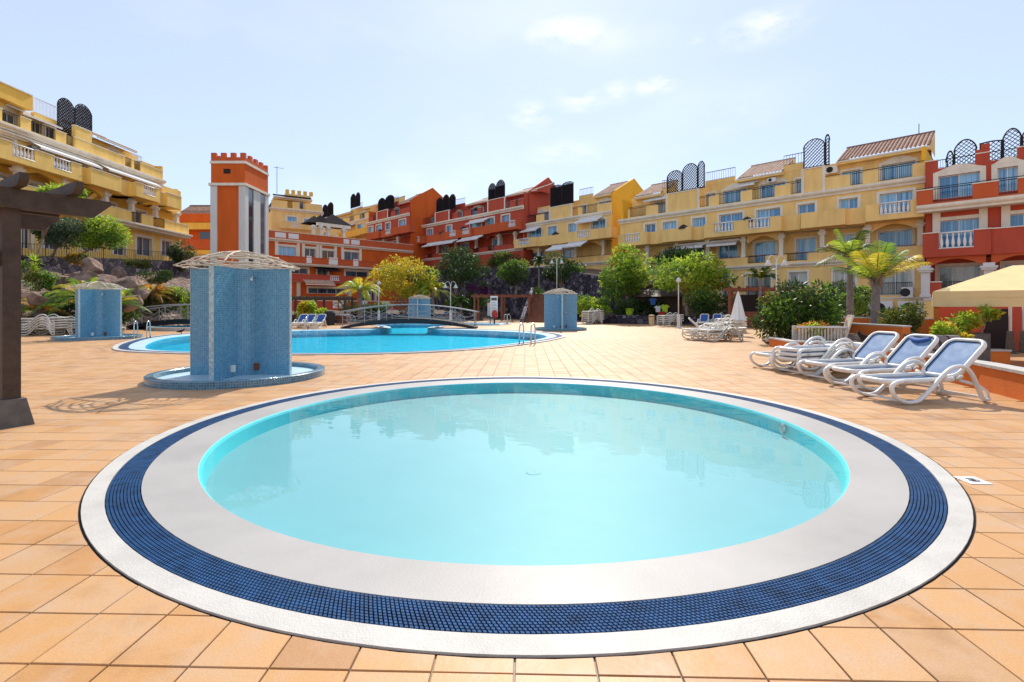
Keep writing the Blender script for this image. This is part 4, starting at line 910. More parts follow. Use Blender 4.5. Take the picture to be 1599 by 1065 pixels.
# ---- red block
R3 = row_block('apartment_building', 'red apartment block with white balcony panels in the middle distance', 74, 652, 818, 8.6, 9.7, 12.7, 15.7, 18.5, 'red', 'rust',
    balc=[(645,662,1.3),(662,690,.9),(690,736,1.3),(736,766,.9),(766,806,1.3)], bal=[(648,656),(702,712),(722,733),(794,805)], win2=[(668,676),(698,706),(735,752),(760,772),(784,796)],
    solid3=[(658,664),(680,702),(707,716),(724,736),(746,752),(762,789),(796,806),(810,818)], tall=[(680,702,17.9),(762,789,18.0)], win3=[(674,680),(712,722),(737,755),(793,804),(808,818)],
    roofs=[(727,760,'rooflight'),(790,838,'rooflight')], flat=[(700,726,.6)], lat=[(682,692,-.3,18.0,20.6,.8),(692,702,-.3,18.0,20.8,.8),(702,712,-.3,18.0,20.6,.8),(763,775,-.3,18.1,20.7,.9),(775,789,-.3,18.1,20.9,.9)],
    win1=[(660,668),(690,700),(720,732),(770,784)], arches=[(662,680),(700,716),(760,776)], cols=[660,684,712,744,780,805], gaps1=[(668,676),(695,705),(718,728),(738,748),(762,772)], awn=[(735,765,15.3)], wing=[(705,716),(726,738)], dn=-1.8)
R3.gable(R3.S(818)+.3, -1, 18.5, -5.2, 21.2, 15, M['red']); R3.umbrella(R3.S(690, .6), .6, 14.2); R3.umbrella(R3.S(724, .6), .6, 14.4); R3.umbrella(R3.S(744, -.6), -.6, 17.4)
R3.awning(R3.S(722,1), R3.S(755,1), 1.0, 12.5, 1.2, .5); R3.awning(R3.S(668,1), R3.S(716,1), 1.0, 12.5, 1.2, .5)
# ---- red block with orange gable, farther left
R4 = row_block('apartment_building', 'red block with tall plain orange gable end left of the middle red block', 70, 574, 640, 9, 11.2, 14.4, 17.6, 20.7, 'red', 'rust',
    balc=[(572,592,1.2),(592,614,.9),(614,640,1.3)], bal=[(602,610)], win2=[(576,583),(588,596),(603,610),(624,634)], solid3=[(578,583),(589,606),(611,618),(624,640)], tall=[(589,606,19.7)], win3=[(583,588),(615,624)],
    roofs=[(622,640,'rooftile')], flat=[(606,622,.7)], lat=[(591,602,-.3,19.8,22.3,.7),(602,616,-.3,19.8,22.4,.7)], win1=[(580,590),(606,620)], cols=[578,600,622], gaps1=[(584,594)], zr=2.2, endm=M['orange'], dn=-1.8)
R4.gable(R4.S(640)+.02, -.8, 20.9, -5.0, 23.4, 6, M['orange']); R4.umbrella(R4.S(594, .4), .4, 16)
Y5 = row_block('apartment_building', 'distant tan block with loggias and dark roof screens left of the orange gable', 73, 496, 578, 10, 13.2, 16.4, 19.4, 22.6, 'yellow', 'gold',
    balc=[(500,530,1.2),(530,562,.9),(562,578,1.2)], bal=[(520,528)], win2=[(506,516),(534,545),(558,568)], solid3=[(500,504),(524,529),(535,546),(553,562),(570,578)], tall=[(503,515,22.3)], win3=[(529,536),(566,574)],
    roofs=[(524,548,'rooflight'),(566,606,'rooflight')], flat=[(548,566,.6)], lat=[(504,512,-.3,22.4,25.6,.9),(512,521,-.3,22.4,25.7,.9),(548,556,-.3,22.9,25.9,.9),(556,563,-.3,22.9,25.9,.9)], win1=[(520,532)], cols=[505,530,555], gaps1=[(512,522)], awn=[(540,556,19.2)], dn=-1.8)
# ---- castle-topped yellow house
CS = Bld('castle_house', 'yellow house crowned with small battlements above the red terraces', (-45.5, 95), (.85, .53), 12, group='apartment buildings')
S = CS.S; s0, s1 = S(424), S(503)
CS.box('core', s0+.3, s1-.3, -10, -1.9, 10, 22, M['void'])
hz = [(S(449), S(464), CS.Z(456,346), CS.Z(456,338.5)), (S(475), S(495), CS.Z(485,350), CS.Z(485,342.5))]
CS.wall(s0, s1, 12, CS.Z(460,331), 0, M['yellow'], hz)
for h in hz: CS.window(h, 0, sur=.25)
CS.box('side_wall', s0, s0+.3, -10, -.3, 12, 20, M['gold']); CS.box('side_wall', s1-.3, s1, -10, -.3, 12, 20, M['gold'])
zc = CS.Z(460,331); CS.cornice(s0-.3, s1+.3, zc, 0, .5, .4); CS.parapet(s0, s1, .2, zc+.5, zc+1.9, M['yellow'], [(S(449), S(457)), (S(468), S(476))], None, .2, zc+.7)
CS.parapet(S(438,1.2), S(490,1.2), 1.2, CS.Z(465,359), CS.Z(465,349), M['yellow'], [(S(456,1.2), S(470,1.2))], 'cream', .2, CS.Z(465,356), 'bal')
CS.wall(s0+.4, S(486,-1.5), zc, zc+2.6, -1.5, M['gold'], [(S(467,-1.5), S(474,-1.5), zc+.6, zc+2.2)], .3); CS.window((S(467,-1.5), S(474,-1.5), zc+.6, zc+2.2), -1.5, 'glassdark', panes=1)
CS.cornice(S(428), S(489), zc+2.4, -1.0, .4, .6, 'cream'); CS.roof(S(428), S(489), -.3, zc+2.8, -1.7, zc+3.3, 'darkroof')
zt = CS.Z(462,303); CS.box('battlement_wall', S(446,-1.6), S(486,-1.6), -6, -1.7, zc+2.5, zt+.3, M['yellow']); zt += .3
for k in range(5):
    x = 447+k*9.3; CS.box('merlon', S(x,-1.7)-.05, S(x+5.0,-1.7), -2.2, -1.72, zt+.002, zt+.8, M['gold'])
mb = MB(); q = S(433,-4); mb.tube([(q, 4, zc+4), (q, 4, zc+9.5)], .05, 5); mb.bar((q-.6,4,zc+9.2), (q+1.2,4,zc+9.2), .06, .06); mb.build('antenna', M['iron'], CS.root)
# ---- red terraced house below it
RA = Bld('terraced_house', 'red terraced house with white panels and dark pyramid roof pavilion behind the yellow palm', (-32.4, 69.6), (rt, rt), 1, group='apartment buildings')
S = RA.S; s0, s1 = S(421), S(645)
RA.box('core', s0+.3, s1-.3, -9, -2.4, 0, 10.6, M['void']); RA.box('side_wall', s0, s0+.3, -9, -.3, 0, 11, M['orange']); RA.box('side_wall', s1-.3, s1, -12, -.3, 0, 11, M['red'])
za, zbb, zc_ = 10.6, 7.75, 5.9
hu = [(S(436,-.2), S(462,-.2), 8.3, 10.0), (S(476,-.2), S(493,-.2), 8.3, 10.0), (S(503,-.2), S(522,-.2), 8.3, 9.9), (S(538,-.2), S(561,-.2), 8.1, 10.0)]
RA.wall(s0, s1, zbb, za, -.2, M['orange'], hu)
for h in hu: RA.window(h, -.2, 'glass' if h[0] < S(470) else 'glassdark', sur=.3)
RA.cornice(s0-.3, s1, za, -.2, .4, .5); RA.parapet(s0-.2, s1, .2, za+.4, za+1.4, M['rust'], [], 'cream', .3)
RA.box('floor_slab', s0, s1, -.19, 1.4, zbb-.25, zbb, M['cream']); RA.parapet(s0, s1, 1.5, zbb-.1, zbb+.75, M['rust'], [], 'rust', .2); RA.cornice(s0, s1, zbb-.45, 1.2, .3, .3)
for (x, y, n, w) in ((430,447,.22,0),(451,467,.22,0),(537,546,.22,0),(549,562,.22,0)): RA.box('white_panel', S(x,n), S(y,n), .2, .24, za+.55, za+1.25, M['white'])
for (x, y) in ((479,487),(514,528),(552,560)): RA.box('white_panel', S(x,1.5), S(y,1.5), 1.5, 1.53, zbb-.05, zbb+1.0, M['white'])
for x in (432,466,474,496,501,524,535,563): RA.box('pilaster', S(x,-.2)-.2, S(x,-.2)+.2, -.2, -.08, zbb, za, M['cream'])
hl = [(S(455,.3), S(481,.3), 6.2, 7.0), (S(496,.3), S(512,.3), 6.1, 6.9), (S(540,.3), S(575,.3), 5.6, 7.0)]
RA.wall(s0, s1, 5.0, zbb-.46, .3, M['orange'], hl)
for h in hl: RA.window(h, .3, 'glassdark', sur=.25)
RA.parapet(s0, s1, 2.4, 5.0, 6.0, M['red'], [(S(516,2.4), S(531,2.4))], 'rust', .2, 5.3, 'bal'); RA.box('floor_slab', s0, s1, .31, 2.19, 4.95, 5.1, M['cream'])
RA.awning(S(490), S(524), .35, 7.3, 1.3, .4, 'darkroof')
hb = [(S(482,1.6), S(540,1.6), 3.4, 4.2), (S(566,1.6), S(586,1.6), 2.4, 4.4)]
RA.wall(s0, s1, -.5, 4.94, 1.6, M['orange'], hb)
for h in hb: RA.window(h, 1.6, 'glassdark', sur=.25, panes=4)
RA.roof(S(474,2.5), S(520,2.5), 3.4, 4.7, 2.0, 5.5, 'rooflight')
for x in (466, 546): RA.box('pilaster', S(x,1.6)-.25, S(x,1.6)+.25, 1.6, 1.8, -.5, 4.9, M['cream'])
RA.parapet(s0, s1, 5.0, -.5, 2.3, M['red'], [], 'cream', .3); 
for (x, y) in ((520,528),(530,537),(563,574),(596,609)): RA.box('white_panel', S(x,5), S(y,5), 5.0, 5.04, 1.3, 2.35, M['white'])
# pavilion on its roof
for k, (x, ap, zz) in enumerate(((522,7.2,2.6),(503,7.2,2.1),(493,7.2,1.7))):
    sx = S(x, -3); w = 2.3 if k == 0 else 1.5; n0 = -3.5; ze = za+3.6; mb = MB(); c = mb.pt((sx, -n0, ze+zz*.75)); q = [mb.pt(p) for p in ((sx-w, -n0-w, ze), (sx+w, -n0-w, ze), (sx+w, -n0+w, ze), (sx-w, -n0+w, ze))]
    for i in range(4): mb.face((q[i], q[(i+1) % 4], c))
    mb.face(q[::-1]); mb.build('pavilion_roof', M['darkroof'], RA.root)
RA.box('pavilion_beam', S(488,-3), S(540,-3), -1.6, -1.2, za+3.1, za+3.58, M['cream'])
for x in (490,501,513,537): RA.column(S(x,-1.4), -1.4, za+.9, za+3.1, 'cream', .4)
# ---- orange block behind the tower
OB = Bld('apartment_building', 'orange block with cream floor bands half hidden behind the clock-like orange tower', (-49, 73), (1, .0), 2, group='apartment buildings')
OB.root['label'] = 'orange block with cream floor bands half hidden behind the orange tower'
S = OB.S; s0, s1 = S(277), S(352)
OB.box('wall', s0, s1, -8, -.02, 0, 14.5, M['orange']); OB.box('parapet', s0, s1, -.3, 1.3, OB.Z(300,349), OB.Z(300,336), M['orange']); OB.box('floor_band', s0, s1, -.3, 1.2, OB.Z(300,360), OB.Z(300,349.5), M['gold'])
OB.box('parapet', s0, s1, -.3, 1.4, OB.Z(300,391), OB.Z(300,376), M['rust']); OB.box('floor_band', s0, s1, -.3, 1.3, OB.Z(300,400), OB.Z(300,391.5), M['gold']); OB.box('window_recess', S(312), S(328), -.02, .01, OB.Z(300,373), OB.Z(300,362), M['glassdark'])
OB.roof(S(284,-3), S(345,-3), -1.5, 15.2, -5, 17.3, 'rooftile'); OB.railing(S(280), S(330), .4, OB.Z(300,336), OB.Z(300,330)); OB.awning(S(279), S(290), .1, OB.Z(300,362), 1.2, .9)
# ---- orange lift tower with battlements
tw = thing('tower', 'orange tower with battlements, white corner pillars and dark glass slots', 'tower', (-27.08, 49.75, 0), 0, 'apartment buildings')
TX, TY = 1.62, 2.25; hgt = EYE+(HY-290)/F*47.5; zt = EYE+(HY-255.5)/F*47.5
B(-TX+.1, TX-.1, -TY+.1, TY-.1, 0, hgt).build('shaft', M['orange'], tw)
B(-TX, TX, -TY, TY, hgt+.24, zt).build('upper_box', M['orange'], tw)
mb = MB(); mb.box(-TX-.16, TX+.16, -TY-.16, TY+.16, hgt, hgt+.239); mb.box(-TX-.08, TX+.08, -TY-.08, TY+.08, zt+.001, zt+.25); mb.build('band', M['cream'], tw)
B(-TX, TX, -TY, TY, zt+.251, zt+.62).build('battlement_wall', M['rust'], tw)
mer = MB().box(-.23, .23, -.14, .14, 0, .42).mesh('merlon', M['rust'])
for k in range(4):
    t = -TX+.23+k*(TX*2-.46)/3
    for y in (-TY+.14, TY-.14): part('merlon', mer, tw, (t, y, zt+.622))
for k in range(1, 4):
    t = -TY+.14+k*(TY*2-.28)/4
    for x in (-TX+.14, TX-.14): part('merlon', mer, tw, (x, t, zt+.622), math.pi/2)
for sx in (-1, 1):
    for sy in (-1, 1):
        w = .62; cx = sx*(TX-w/2+.04); cy = sy*(TY-w/2+.04); B(cx-w/2, cx+w/2, cy-w/2, cy+w/2, 0, hgt-.02).build('corner_pillar', M['pillar'], tw)
B(TX-.12, TX+.03, -.62, .62, 0, hgt-.02).build('pillar', M['pillar'], tw)
for (a, c) in ((-1.58,-.63),(.63,1.58)): B(TX-.11, TX-.06, a, c, 1, hgt-.05).build('glass_slot', M['glassdark'], tw)
B(-.42, .24, -TY-.02, -TY+.02, zt-.95, zt-.5).build('vent', M['void'], tw)
# ---- left yellow building
XL = -41
LB = Bld('apartment_building', 'yellow apartment building on the left with twin lattice screens on its roof', (XL, 40), (0, 1), 6, group='apartment buildings')
S = LB.S; s0, s1 = S(-60), S(283)
Ym, Gm = M['sunyellow'], M['gold']
LB.box('core', s0+.1, s1-.3, -10, -2.6, 3, 18, M['void']); LB.box('side_wall', s1-.3, s1, -10, -.3, 3, 16, Ym)
h0 = [(S(129), S(150), 6.9, 8.8), (S(178), S(196), 6.9, 8.9), (S(214), S(237), 7.2, 9.2), (S(253), S(268), 7.5, 9.3), (S(34), S(48), 6.4, 8.4), (S(70), S(90), 6.6, 8.6)]
LB.wall(s0, s1, 3, 10, 0, Ym, h0)
for h in h0: LB.window(h, 0, 'glassdark', sur=.28)
LB.cornice(s0, s1, 9.9, 1.0, .45, .5); LB.box('floor_slab', s0, s1, .01, 1.0, 9.9, 10.2, M['cream'])
LB.parapet(s0, s1, 1.0, 10.35, 11.5, Ym, [(S(6,1), S(24,1)), (S(60,1), S(84,1)), (S(206,1), S(222,1)), (S(240,1), S(258,1))], 'cream', .2, 10.5)
h1 = [(S(-10,-1), S(14,-1), 10.5, 12.3), (S(45,-1), S(70,-1), 10.5, 12.3), (S(110,-1), S(135,-1), 10.5, 12.3), (S(160,-1), S(180,-1), 10.5, 12.3), (S(212,-1), S(228,-1), 10.5, 12.3)]
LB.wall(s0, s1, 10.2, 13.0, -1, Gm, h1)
for h in h1: LB.window(h, -1, 'glassdark', sur=.25)
for x in (28, 100, 165, 206, 243, 276): LB.column(S(x, .6), .6, 11.5, 13.0, 'cream', .4)
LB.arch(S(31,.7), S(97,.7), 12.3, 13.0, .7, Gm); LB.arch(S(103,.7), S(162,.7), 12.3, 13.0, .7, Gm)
for (a, c, n) in ((-60,128,1.6),(128,143,1.0),(143,190,1.7),(190,214,1.1),(214,250,2.0),(250,262,1.3),(262,284,1.8)):
    sa, sc = S(a, n), S(c, n); gp = [(S(p, n), S(q, n)) for p, q in ((20,55),(84,112),(224,243)) if p >= a and q <= c]
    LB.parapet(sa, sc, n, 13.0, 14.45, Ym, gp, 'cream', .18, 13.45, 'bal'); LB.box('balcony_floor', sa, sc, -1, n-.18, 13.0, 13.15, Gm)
    for e in (sa, sc-.18): LB.box('balcony_cheek', e, e+.18, .01, n-.181, 13.151, 14.45, Ym)
h2 = [(S(-4,0), S(22,0), 13.4, 15.2), (S(103,0), S(130,0), 13.4, 15.2), (S(60,0), S(82,0), 13.4, 15.2), (S(166,0), S(177,0), 13.4, 15.2), (S(222,0), S(242,0), 13.4, 15.1)]
LB.wall(s0, s1, 13.0, 15.75, 0, Ym, h2)
for h in h2: LB.window(h, 0, 'glasspale', sur=.25)
LB.cornice(s0, S(252), 15.75, .2, .45, .45); LB.cornice(s0, S(252), 15.35, .1, .3, .3)
LB.awning(S(40), S(140), .1, 15.6, 1.2, .6); LB.awning(S(150), S(236), .1, 15.7, 1.2, .6)
for x in (50, 152): LB.umbrella(S(x, .9), .9, 14.8)
LB.parapet(s0, S(252), .2, 16.2, 17.3, Ym, [(S(4,.2), S(33,.2)), (S(49,.2), S(88,.2)), (S(104,.2), S(116,.2)), (S(196,.2), S(206,.2)), (S(210,.2), S(220,.2))], 'cream', .2, 16.4)
LB.box('screen_wall', S(118,.23), S(144,.23), -.1, .23, 16.25, 18.4, Ym); LB.box('screen_trim', S(118,.25), S(144,.25), -.12, .27, 18.401, 18.5, M['cream'])
h3 = [(S(2,-2), S(26,-2), 16.3, 18.0), (S(50,-2), S(66,-2), 16.3, 18.2), (S(72,-2), S(88,-2), 16.3, 18.2), (S(170,-2), S(184,-2), 16.6, 18.3)]
LB.wall(s0, S(216,-2), 16.0, 18.75, -2, Ym, h3)
for h in h3: LB.window(h, -2, 'glassdark', sur=.2, arch=True)
LB.box('roof_slab', s0, S(216,-2), -10, -2.01, 18.6, 18.74, M['cream'])
LB.awning(S(8,-2), S(72,-2), -1.95, 18.6, 1.5, .6)
LB.box('penthouse', s0, S(52,-1.2), -6, -1.2, 18.76, 20.0, Gm); LB.box('penthouse_coping', s0, S(52.5,-1.1), -6, -1.1, 20.002, 20.1, M['cream'])
LB.railing(S(53,-1.4), S(88,-1.4), -1.4, 18.75, 20.1, 'pillar'); LB.box('roof_parapet', S(52,-1.4), S(88,-1.4), -1.6, -1.3, 18.2, 18.75, Ym)
LB.lattice(S(90,-.6), S(117,-.6), -.6, 17.6, 20.9, .8, dens=.3); LB.lattice(S(117,-.6), S(144,-.6), -.6, 17.4, 21.1, .8, dens=.3)
LB.roof(S(146,-1.4), S(208,-1.4), -.9, 18.8, -4.5, 20.3, 'rooflight'); LB.box('roof_wall', S(146,-2), S(206,-2), -6, -2, 18.76, 18.9, Gm)
LB.railing(S(206,-.5), S(222,-.5), -.5, 17.35, 18.3, 'pillar'); LB.box('roof_terrace_wall', S(222,-.6), S(252,-.6), -5, -.6, 16.2, 17.9, Gm)
LB.box('roof_terrace_wall', S(252,.1), S(252,.1)+.3, -6, .1, 15, 17.9, Gm)
# ================================================================== PLANTS
def rv(): 
    while True:
        v = Vector((random.uniform(-1,1), random.uniform(-1,1), random.uniform(-1,1)))
        if .01 < v.length < 1: return v
def leaves(mb, c, r, n, size, m=0, shell=.55, flat=.0):
    """leaf blades spread through an ellipsoid, thicker toward its skin"""
    for _ in range(n):
        v = rv(); l = v.length; v = v/l*(l**(1-shell)); p = Vector((c[0]+v.x*r[0], c[1]+v.y*r[1], c[2]+v.z*r[2]))
        d = (rv().normalized()+v.normalized()*.5+Vector((0,0,-.25))).normalized(); w = d.cross(rv()).normalized()
        L = size*random.uniform(.5,1.45); W = L*random.uniform(.3,.5); k = w.cross(d)*L*.15
        a, b, e, f = p, p+d*L*.5+w*W*.5+k, p+d*L, p+d*L*.5-w*W*.5+k
        mb.poly((a, b, e, f), m)
def clumpy(mb, c, r, n, size, k=9, m=0, ms=(0,)):
    """a crown of uneven clumps with gaps between them"""
    for i in range(k):
        v = rv().normalized()*random.uniform(.45,.85); q = Vector((c[0]+v.x*r[0], c[1]+v.y*r[1], c[2]+v.z*r[2])); s = random.uniform(.3,.5)
        leaves(mb, q, (r[0]*s, r[1]*s, r[2]*s*.9), n//k, size, random.choice(ms))
def limbs(mb, base, top, r, ends, seg=4):
    """a bending trunk that forks toward the given ends"""
    base = Vector(base); top = Vector(top); mid = base.lerp(top, .5)+Vector((random.uniform(-.1,.1), random.uniform(-.1,.1), 0))
    mb.tube([base-Vector((0,0,.2)), base, mid, top], [r*1.35, r*1.1, r*.85, r*.7], 8)
    for e in ends:
        e = Vector(e); m_ = top.lerp(e, .5)+Vector((0, 0, .15*(e-top).length)); mb.tube([top-(top-mid)*.15, m_, e], [r*.6, r*.38, r*.12], 6)
def tree(name, label, base, trunk_h, crown, r, n, size, lm, tr=.16, k=10, cat='tree', nl=6, group='garden trees', bark='bark', multi=False):
    root = thing(name, label, cat, base, 0, group); c = Vector(crown)-Vector(base)
    mb = MB(); ends = []
    for i in range(nl):
        a = 2*math.pi*i/nl+random.uniform(-.3,.3); ends.append((c.x+math.cos(a)*r[0]*.6, c.y+math.sin(a)*r[1]*.6, c.z+random.uniform(-.2,.5)*r[2]))
    if multi:
        for e in ends: mb.tube([(e[0]*.04, e[1]*.04, -.2), (e[0]*.25, e[1]*.25, trunk_h*.6), (e[0]*.7, e[1]*.7, c.z)], [tr*.6, tr*.45, tr*.15], 6)
    else: limbs(mb, (0,0,0), (c.x*.5, c.y*.5, trunk_h), tr, ends)
    mb.build('trunk', M[bark], root, True)
    lms = lm if isinstance(lm, (list, tuple)) else [lm]
    mb = MB(); clumpy(mb, c, r, n, size, k, ms=tuple(range(len(lms)))); leaves(mb, c, (r[0]*.75, r[1]*.75, r[2]*.75), n//5, size); mb.build('crown', [M[x] for x in lms], root); return root
def bush(name, label, base, r, n, size, lm, k=8, cat='shrub', group='garden shrubs'):
    root = thing(name, label, cat, base, 0, group); lms = lm if isinstance(lm, (list, tuple)) else [lm]
    mb = MB()
    for i in range(6): a = i*1.05; mb.tube([(0,0,-.1), (math.cos(a)*r[0]*.25, math.sin(a)*r[1]*.25, r[2]*.6), (math.cos(a)*r[0]*.6, math.sin(a)*r[1]*.6, r[2]*1.2)], [.05,.035,.012], 5)
    mb.build('stems', M['bark'], root)
    mb = MB(); clumpy(mb, (0,0,r[2]*1.0), r, n, size, k, ms=tuple(range(len(lms)))); leaves(mb, (0,0,r[2]*.8), (r[0]*.8, r[1]*.8, r[2]*.8), n//4, size); mb.build('foliage', [M[x] for x in lms], root); return root
def frond(mb, base, a, L, lift, droop, nl=26, lw=.05, ll=.5, m=0, keel=.35):
    """one feather leaf: a curved rib with leaflets on both sides"""
    base = Vector(base); h = Vector((math.cos(a), math.sin(a), 0)); P = []
    for k in range(13):
        t = k/12; P.append(base+h*L*(t*math.cos(lift)*(1-.12*t))+Vector((0,0,1))*(L*(math.sin(lift)*t-droop*t*t)))
    mb.tube(P, [.035*(1-.85*k/12)+.004 for k in range(13)], 4, m)
    side = Vector((-h.y, h.x, 0))
    for k in range(nl):
        t = .12+.88*k/nl; f = t*12; i = min(11, int(f)); p = P[i].lerp(P[i+1], f-i); tg = (P[i+1]-P[i]).normalized(); up = side.cross(tg)
        l = ll*math.sin(math.pi*(.12+.86*t))**.7*random.uniform(.85,1.1)
        for s in (-1, 1):
            d = (side*s*.85+tg*.6+up*keel*random.uniform(.6,1.2)).normalized(); e = p+d*l+Vector((0,0,-.18*l)); w = tg*lw
            mb.poly((p-w*.5, p+d*l*.5-w*.5, e, p+d*l*.5+w*.5, p+w*.5), m)
def palm(name, label, base, h, L, nf, lm, tr=.15, lift=(.3,1.2), droop=.7, ll=.5, group='palms', lw=.06, nl=26, crownshaft=True, bark='palmbark', lean=(0,0)):
    root = thing(name, label, 'palm', base, 0, group); mb = MB(); n = max(4, int(h/.22)); P = []; rr_ = []
    for k in range(n+1): t = k/n; P.append((lean[0]*t*t, lean[1]*t*t, -.1+(h+.1)*t)); rr_.append(tr*(1.25-.35*t)*(1+.06*(k % 2)))
    mb.tube(P, rr_, 10); mb.build('trunk', M[bark], root)
    if crownshaft:
        mb = MB()
        for k in range(18): a = k*2.4; z = h-.35+.5*(k/18); mb.bar((lean[0]+math.cos(a)*tr*.5, lean[1]+math.sin(a)*tr*.5, z), (lean[0]+math.cos(a)*tr*1.9, lean[1]+math.sin(a)*tr*1.9, z+.35), .12, .04)
        mb.build('leaf_bases', M['bark'], root)
    lms = lm if isinstance(lm, (list, tuple)) else [lm]
    for k in range(nf):
        mb = MB(); a = k*2.399+random.uniform(-.2,.2); t = k/nf; lf = lift[1]+(lift[0]-lift[1])*t
        frond(mb, (lean[0], lean[1], h), a, L*random.uniform(.85,1.1), lf, droop*random.uniform(.8,1.2), nl, lw, ll); mb.build('frond', M[lms[k % len(lms)]], root)
    return root
def rosette(name, label, base, h, n, L, lm, w=.06, group='spiky garden plants', heads=1, spread=.4):
    """yucca or agave: sword leaves in rosettes on short stems"""
    root = thing(name, label, 'plant', base, 0, group); tb = MB(); mb = MB()
    for q in range(heads):
        c = Vector((random.uniform(-spread, spread) if heads > 1 else 0, random.uniform(-spread, spread)*.5 if heads > 1 else 0, h*(1-.25*q)))
        tb.tube([(c.x*.2, c.y*.2, -.1), (c.x*.6, c.y*.6, c.z*.5), c], [.09,.07,.06], 6)
        for k in range(n):
            a = k*2.4; e = random.uniform(-.3,1.4); d = Vector((math.cos(a)*math.cos(e), math.sin(a)*math.cos(e), math.sin(e))); s = Vector((-math.sin(a), math.cos(a), 0))*w; l = L*random.uniform(.7,1.1)
            mb.poly((c-s*.5, c+d*l*.5-s*.6, c+d*l-Vector((0,0,.12*l)), c+d*l*.5+s*.6, c+s*.5))
    tb.build('stem', M['bark'], root); mb.build('leaves', M[lm], root); return root
# --- garden trees
def gz(x, d, z=0): return ((x-CX)/F*d, d, z)
tree('leafy_tree', 'bright green tree with pale trunk below the amber gable', gz(984,46.5,.6), 2.0, at(973,428,46.5), (2.6,2.1,2.5), 3900, .33, ['leaf_green','leaf_lime'], .2, 16)
tree('leafy_tree', 'wide lime green tree behind the single lamp post', gz(1075,42,.6), 1.8, at(1072,428,42), (3.4,2.3,1.75), 4200, .31, ['leaf_lime','leaf_green','leaf_yellow'], .2, 18)
tree('leafy_tree', 'yellow green round tree left of the distant blue shower', gz(630,53.5,.5), 1.2, at(632,434,53.5), (3.5,2.6,2.2), 6000, .27, ['leaf_yellow','leaf_olive','leaf_lime'], .16, 18, nl=8, multi=True)
tree('umbrella_tree', 'dark umbrella tree with fanned stems above the lava wall', gz(878,55.5,3.2), 2.4, at(877,420,55.5), (2.6,2.0,1.7), 4200, .25, ['leaf_dark','leaf_green'], .16, 14, nl=8, multi=True)
tree('leafy_tree', 'small dark green tree over the wooden pergola by the steps', gz(806,56,2.6), 1.8, at(806,424,56), (2.0,1.7,1.5), 3400, .24, ['leaf_dark','leaf_green'], .14, 12)
tree('leafy_tree', 'small green tree growing over the terrace of the left yellow building', (-36.2,41.5,5.5), .8, at(160,365,41.5), (1.9,1.5,1.6), 3600, .24, ['leaf_green','leaf_lime'], .12, 12)
tree('leafy_tree', 'blue green tree under the pergola beam on the left terrace', (-37.6,40.5,5.4), .8, at(96,362,40.5), (2.0,1.5,1.5), 3400, .24, ['leaf_blue','leaf_dark'], .12, 12)
tree('leafy_tree', 'light green branches showing above the pergola beam', (-33.5,34.5,3.6), 2.6, at(92,300,34.5), (1.5,1.2,.7), 1800, .24, ['leaf_lime','leaf_green'], .09, 9)
tree('leafy_tree', 'dark evergreen between the red blocks and the yellow tree', gz(712,58,2), 2.0, at(720,415,58), (3.2,2.2,2.2), 3600, .28, 'leaf_dark', .16, 12)
tree('leafy_tree', 'dark shrubby tree at the foot of the orange block', gz(284,56,5.5), 1, at(286,398,56), (1.4,1.2,2.2), 2200, .24, ['leaf_dark','leaf_blue'], .12, 9)
tree('leafy_tree', 'small tree with clipped crown in front of the right apartment windows', gz(1322,30,.6), 1.2, at(1322,464,30), (1.7,1.3,.85), 2600, .18, ['leaf_dark','leaf_green'], .09, 10)
tree('leafy_tree', 'dark green hedge tree behind the lime tree canopy', gz(1085,48,1.5), 1.6, at(1068,400,48), (2.6,1.6,1.1), 2400, .26, ['leaf_dark','leaf_green'], .15, 10)
# --- palms
palm('yellow_palm', 'yellow green palm with arching fronds before the red terraced house', gz(563,47,.5), 2.6, 3.3, 20, ['leaf_yellow','leaf_lime','leaf_yellow'], .2, (.15,1.2), .62, .6, lw=.06)
palm('yellow_palm', 'drooping yellow palm half behind the round yellow tree', gz(676,53.5,.5), 2.6, 3.4, 17, ['leaf_yellow','leaf_lime'], .18, (.3,1.3), .7, .55, lw=.07)
palm('tall_palm', 'sunlit palm with bright yellow fronds before the right apartments', gz(1367,21.5,.2), 2.35, 2.7, 15, ['leaf_lime','leaf_yellow','leaf_green'], .15, (.6,1.4), .36, .7, nl=24, lw=.034, lean=(.05,0))
palm('tall_palm', 'grey trunked palm just left of the sunlit palm', gz(1328,24,.2), 3.7, 2.2, 15, ['leaf_olive','leaf_lime','leaf_dark'], .13, (.2,1.4), .45, .65, nl=24, lw=.034)
palm('tall_palm', 'small dark palm on the apartment terrace beside the double lamp', gz(1188,35,2.0), 1.5, 2.0, 12, ['leaf_dark','leaf_olive'], .1, (.4,1.3), .6, .45, crownshaft=False)
palm('thin_palm', 'thin dark palm rising before the red block', gz(706,60,2), 5.6, 1.7, 13, 'leaf_dark', .1, (-.2,1.2), .6, .4, crownshaft=False)
palm('thin_palm', 'slender palm with bushy head above the brick steps', gz(842,55.5,2.5), 4.2, 1.2, 16, 'leaf_dark', .09, (-.3,1.3), .5, .35, crownshaft=False)
palm('cycad_palm', 'broad feathery palm clump behind the left lounger stack', (-24.6,28.6,.5), 1.5, 2.7, 26, ['leaf_lime','leaf_yellow','leaf_green'], .2, (.0,1.3), .55, .42, nl=34, lw=.03)
palm('cycad_palm', 'low feathery palm just left of the tiled shower', (-22.6,28.4,.4), 1.2, 2.2, 20, ['leaf_lime','leaf_green','leaf_yellow'], .16, (.1,1.3), .5, .38, nl=32, lw=.028)
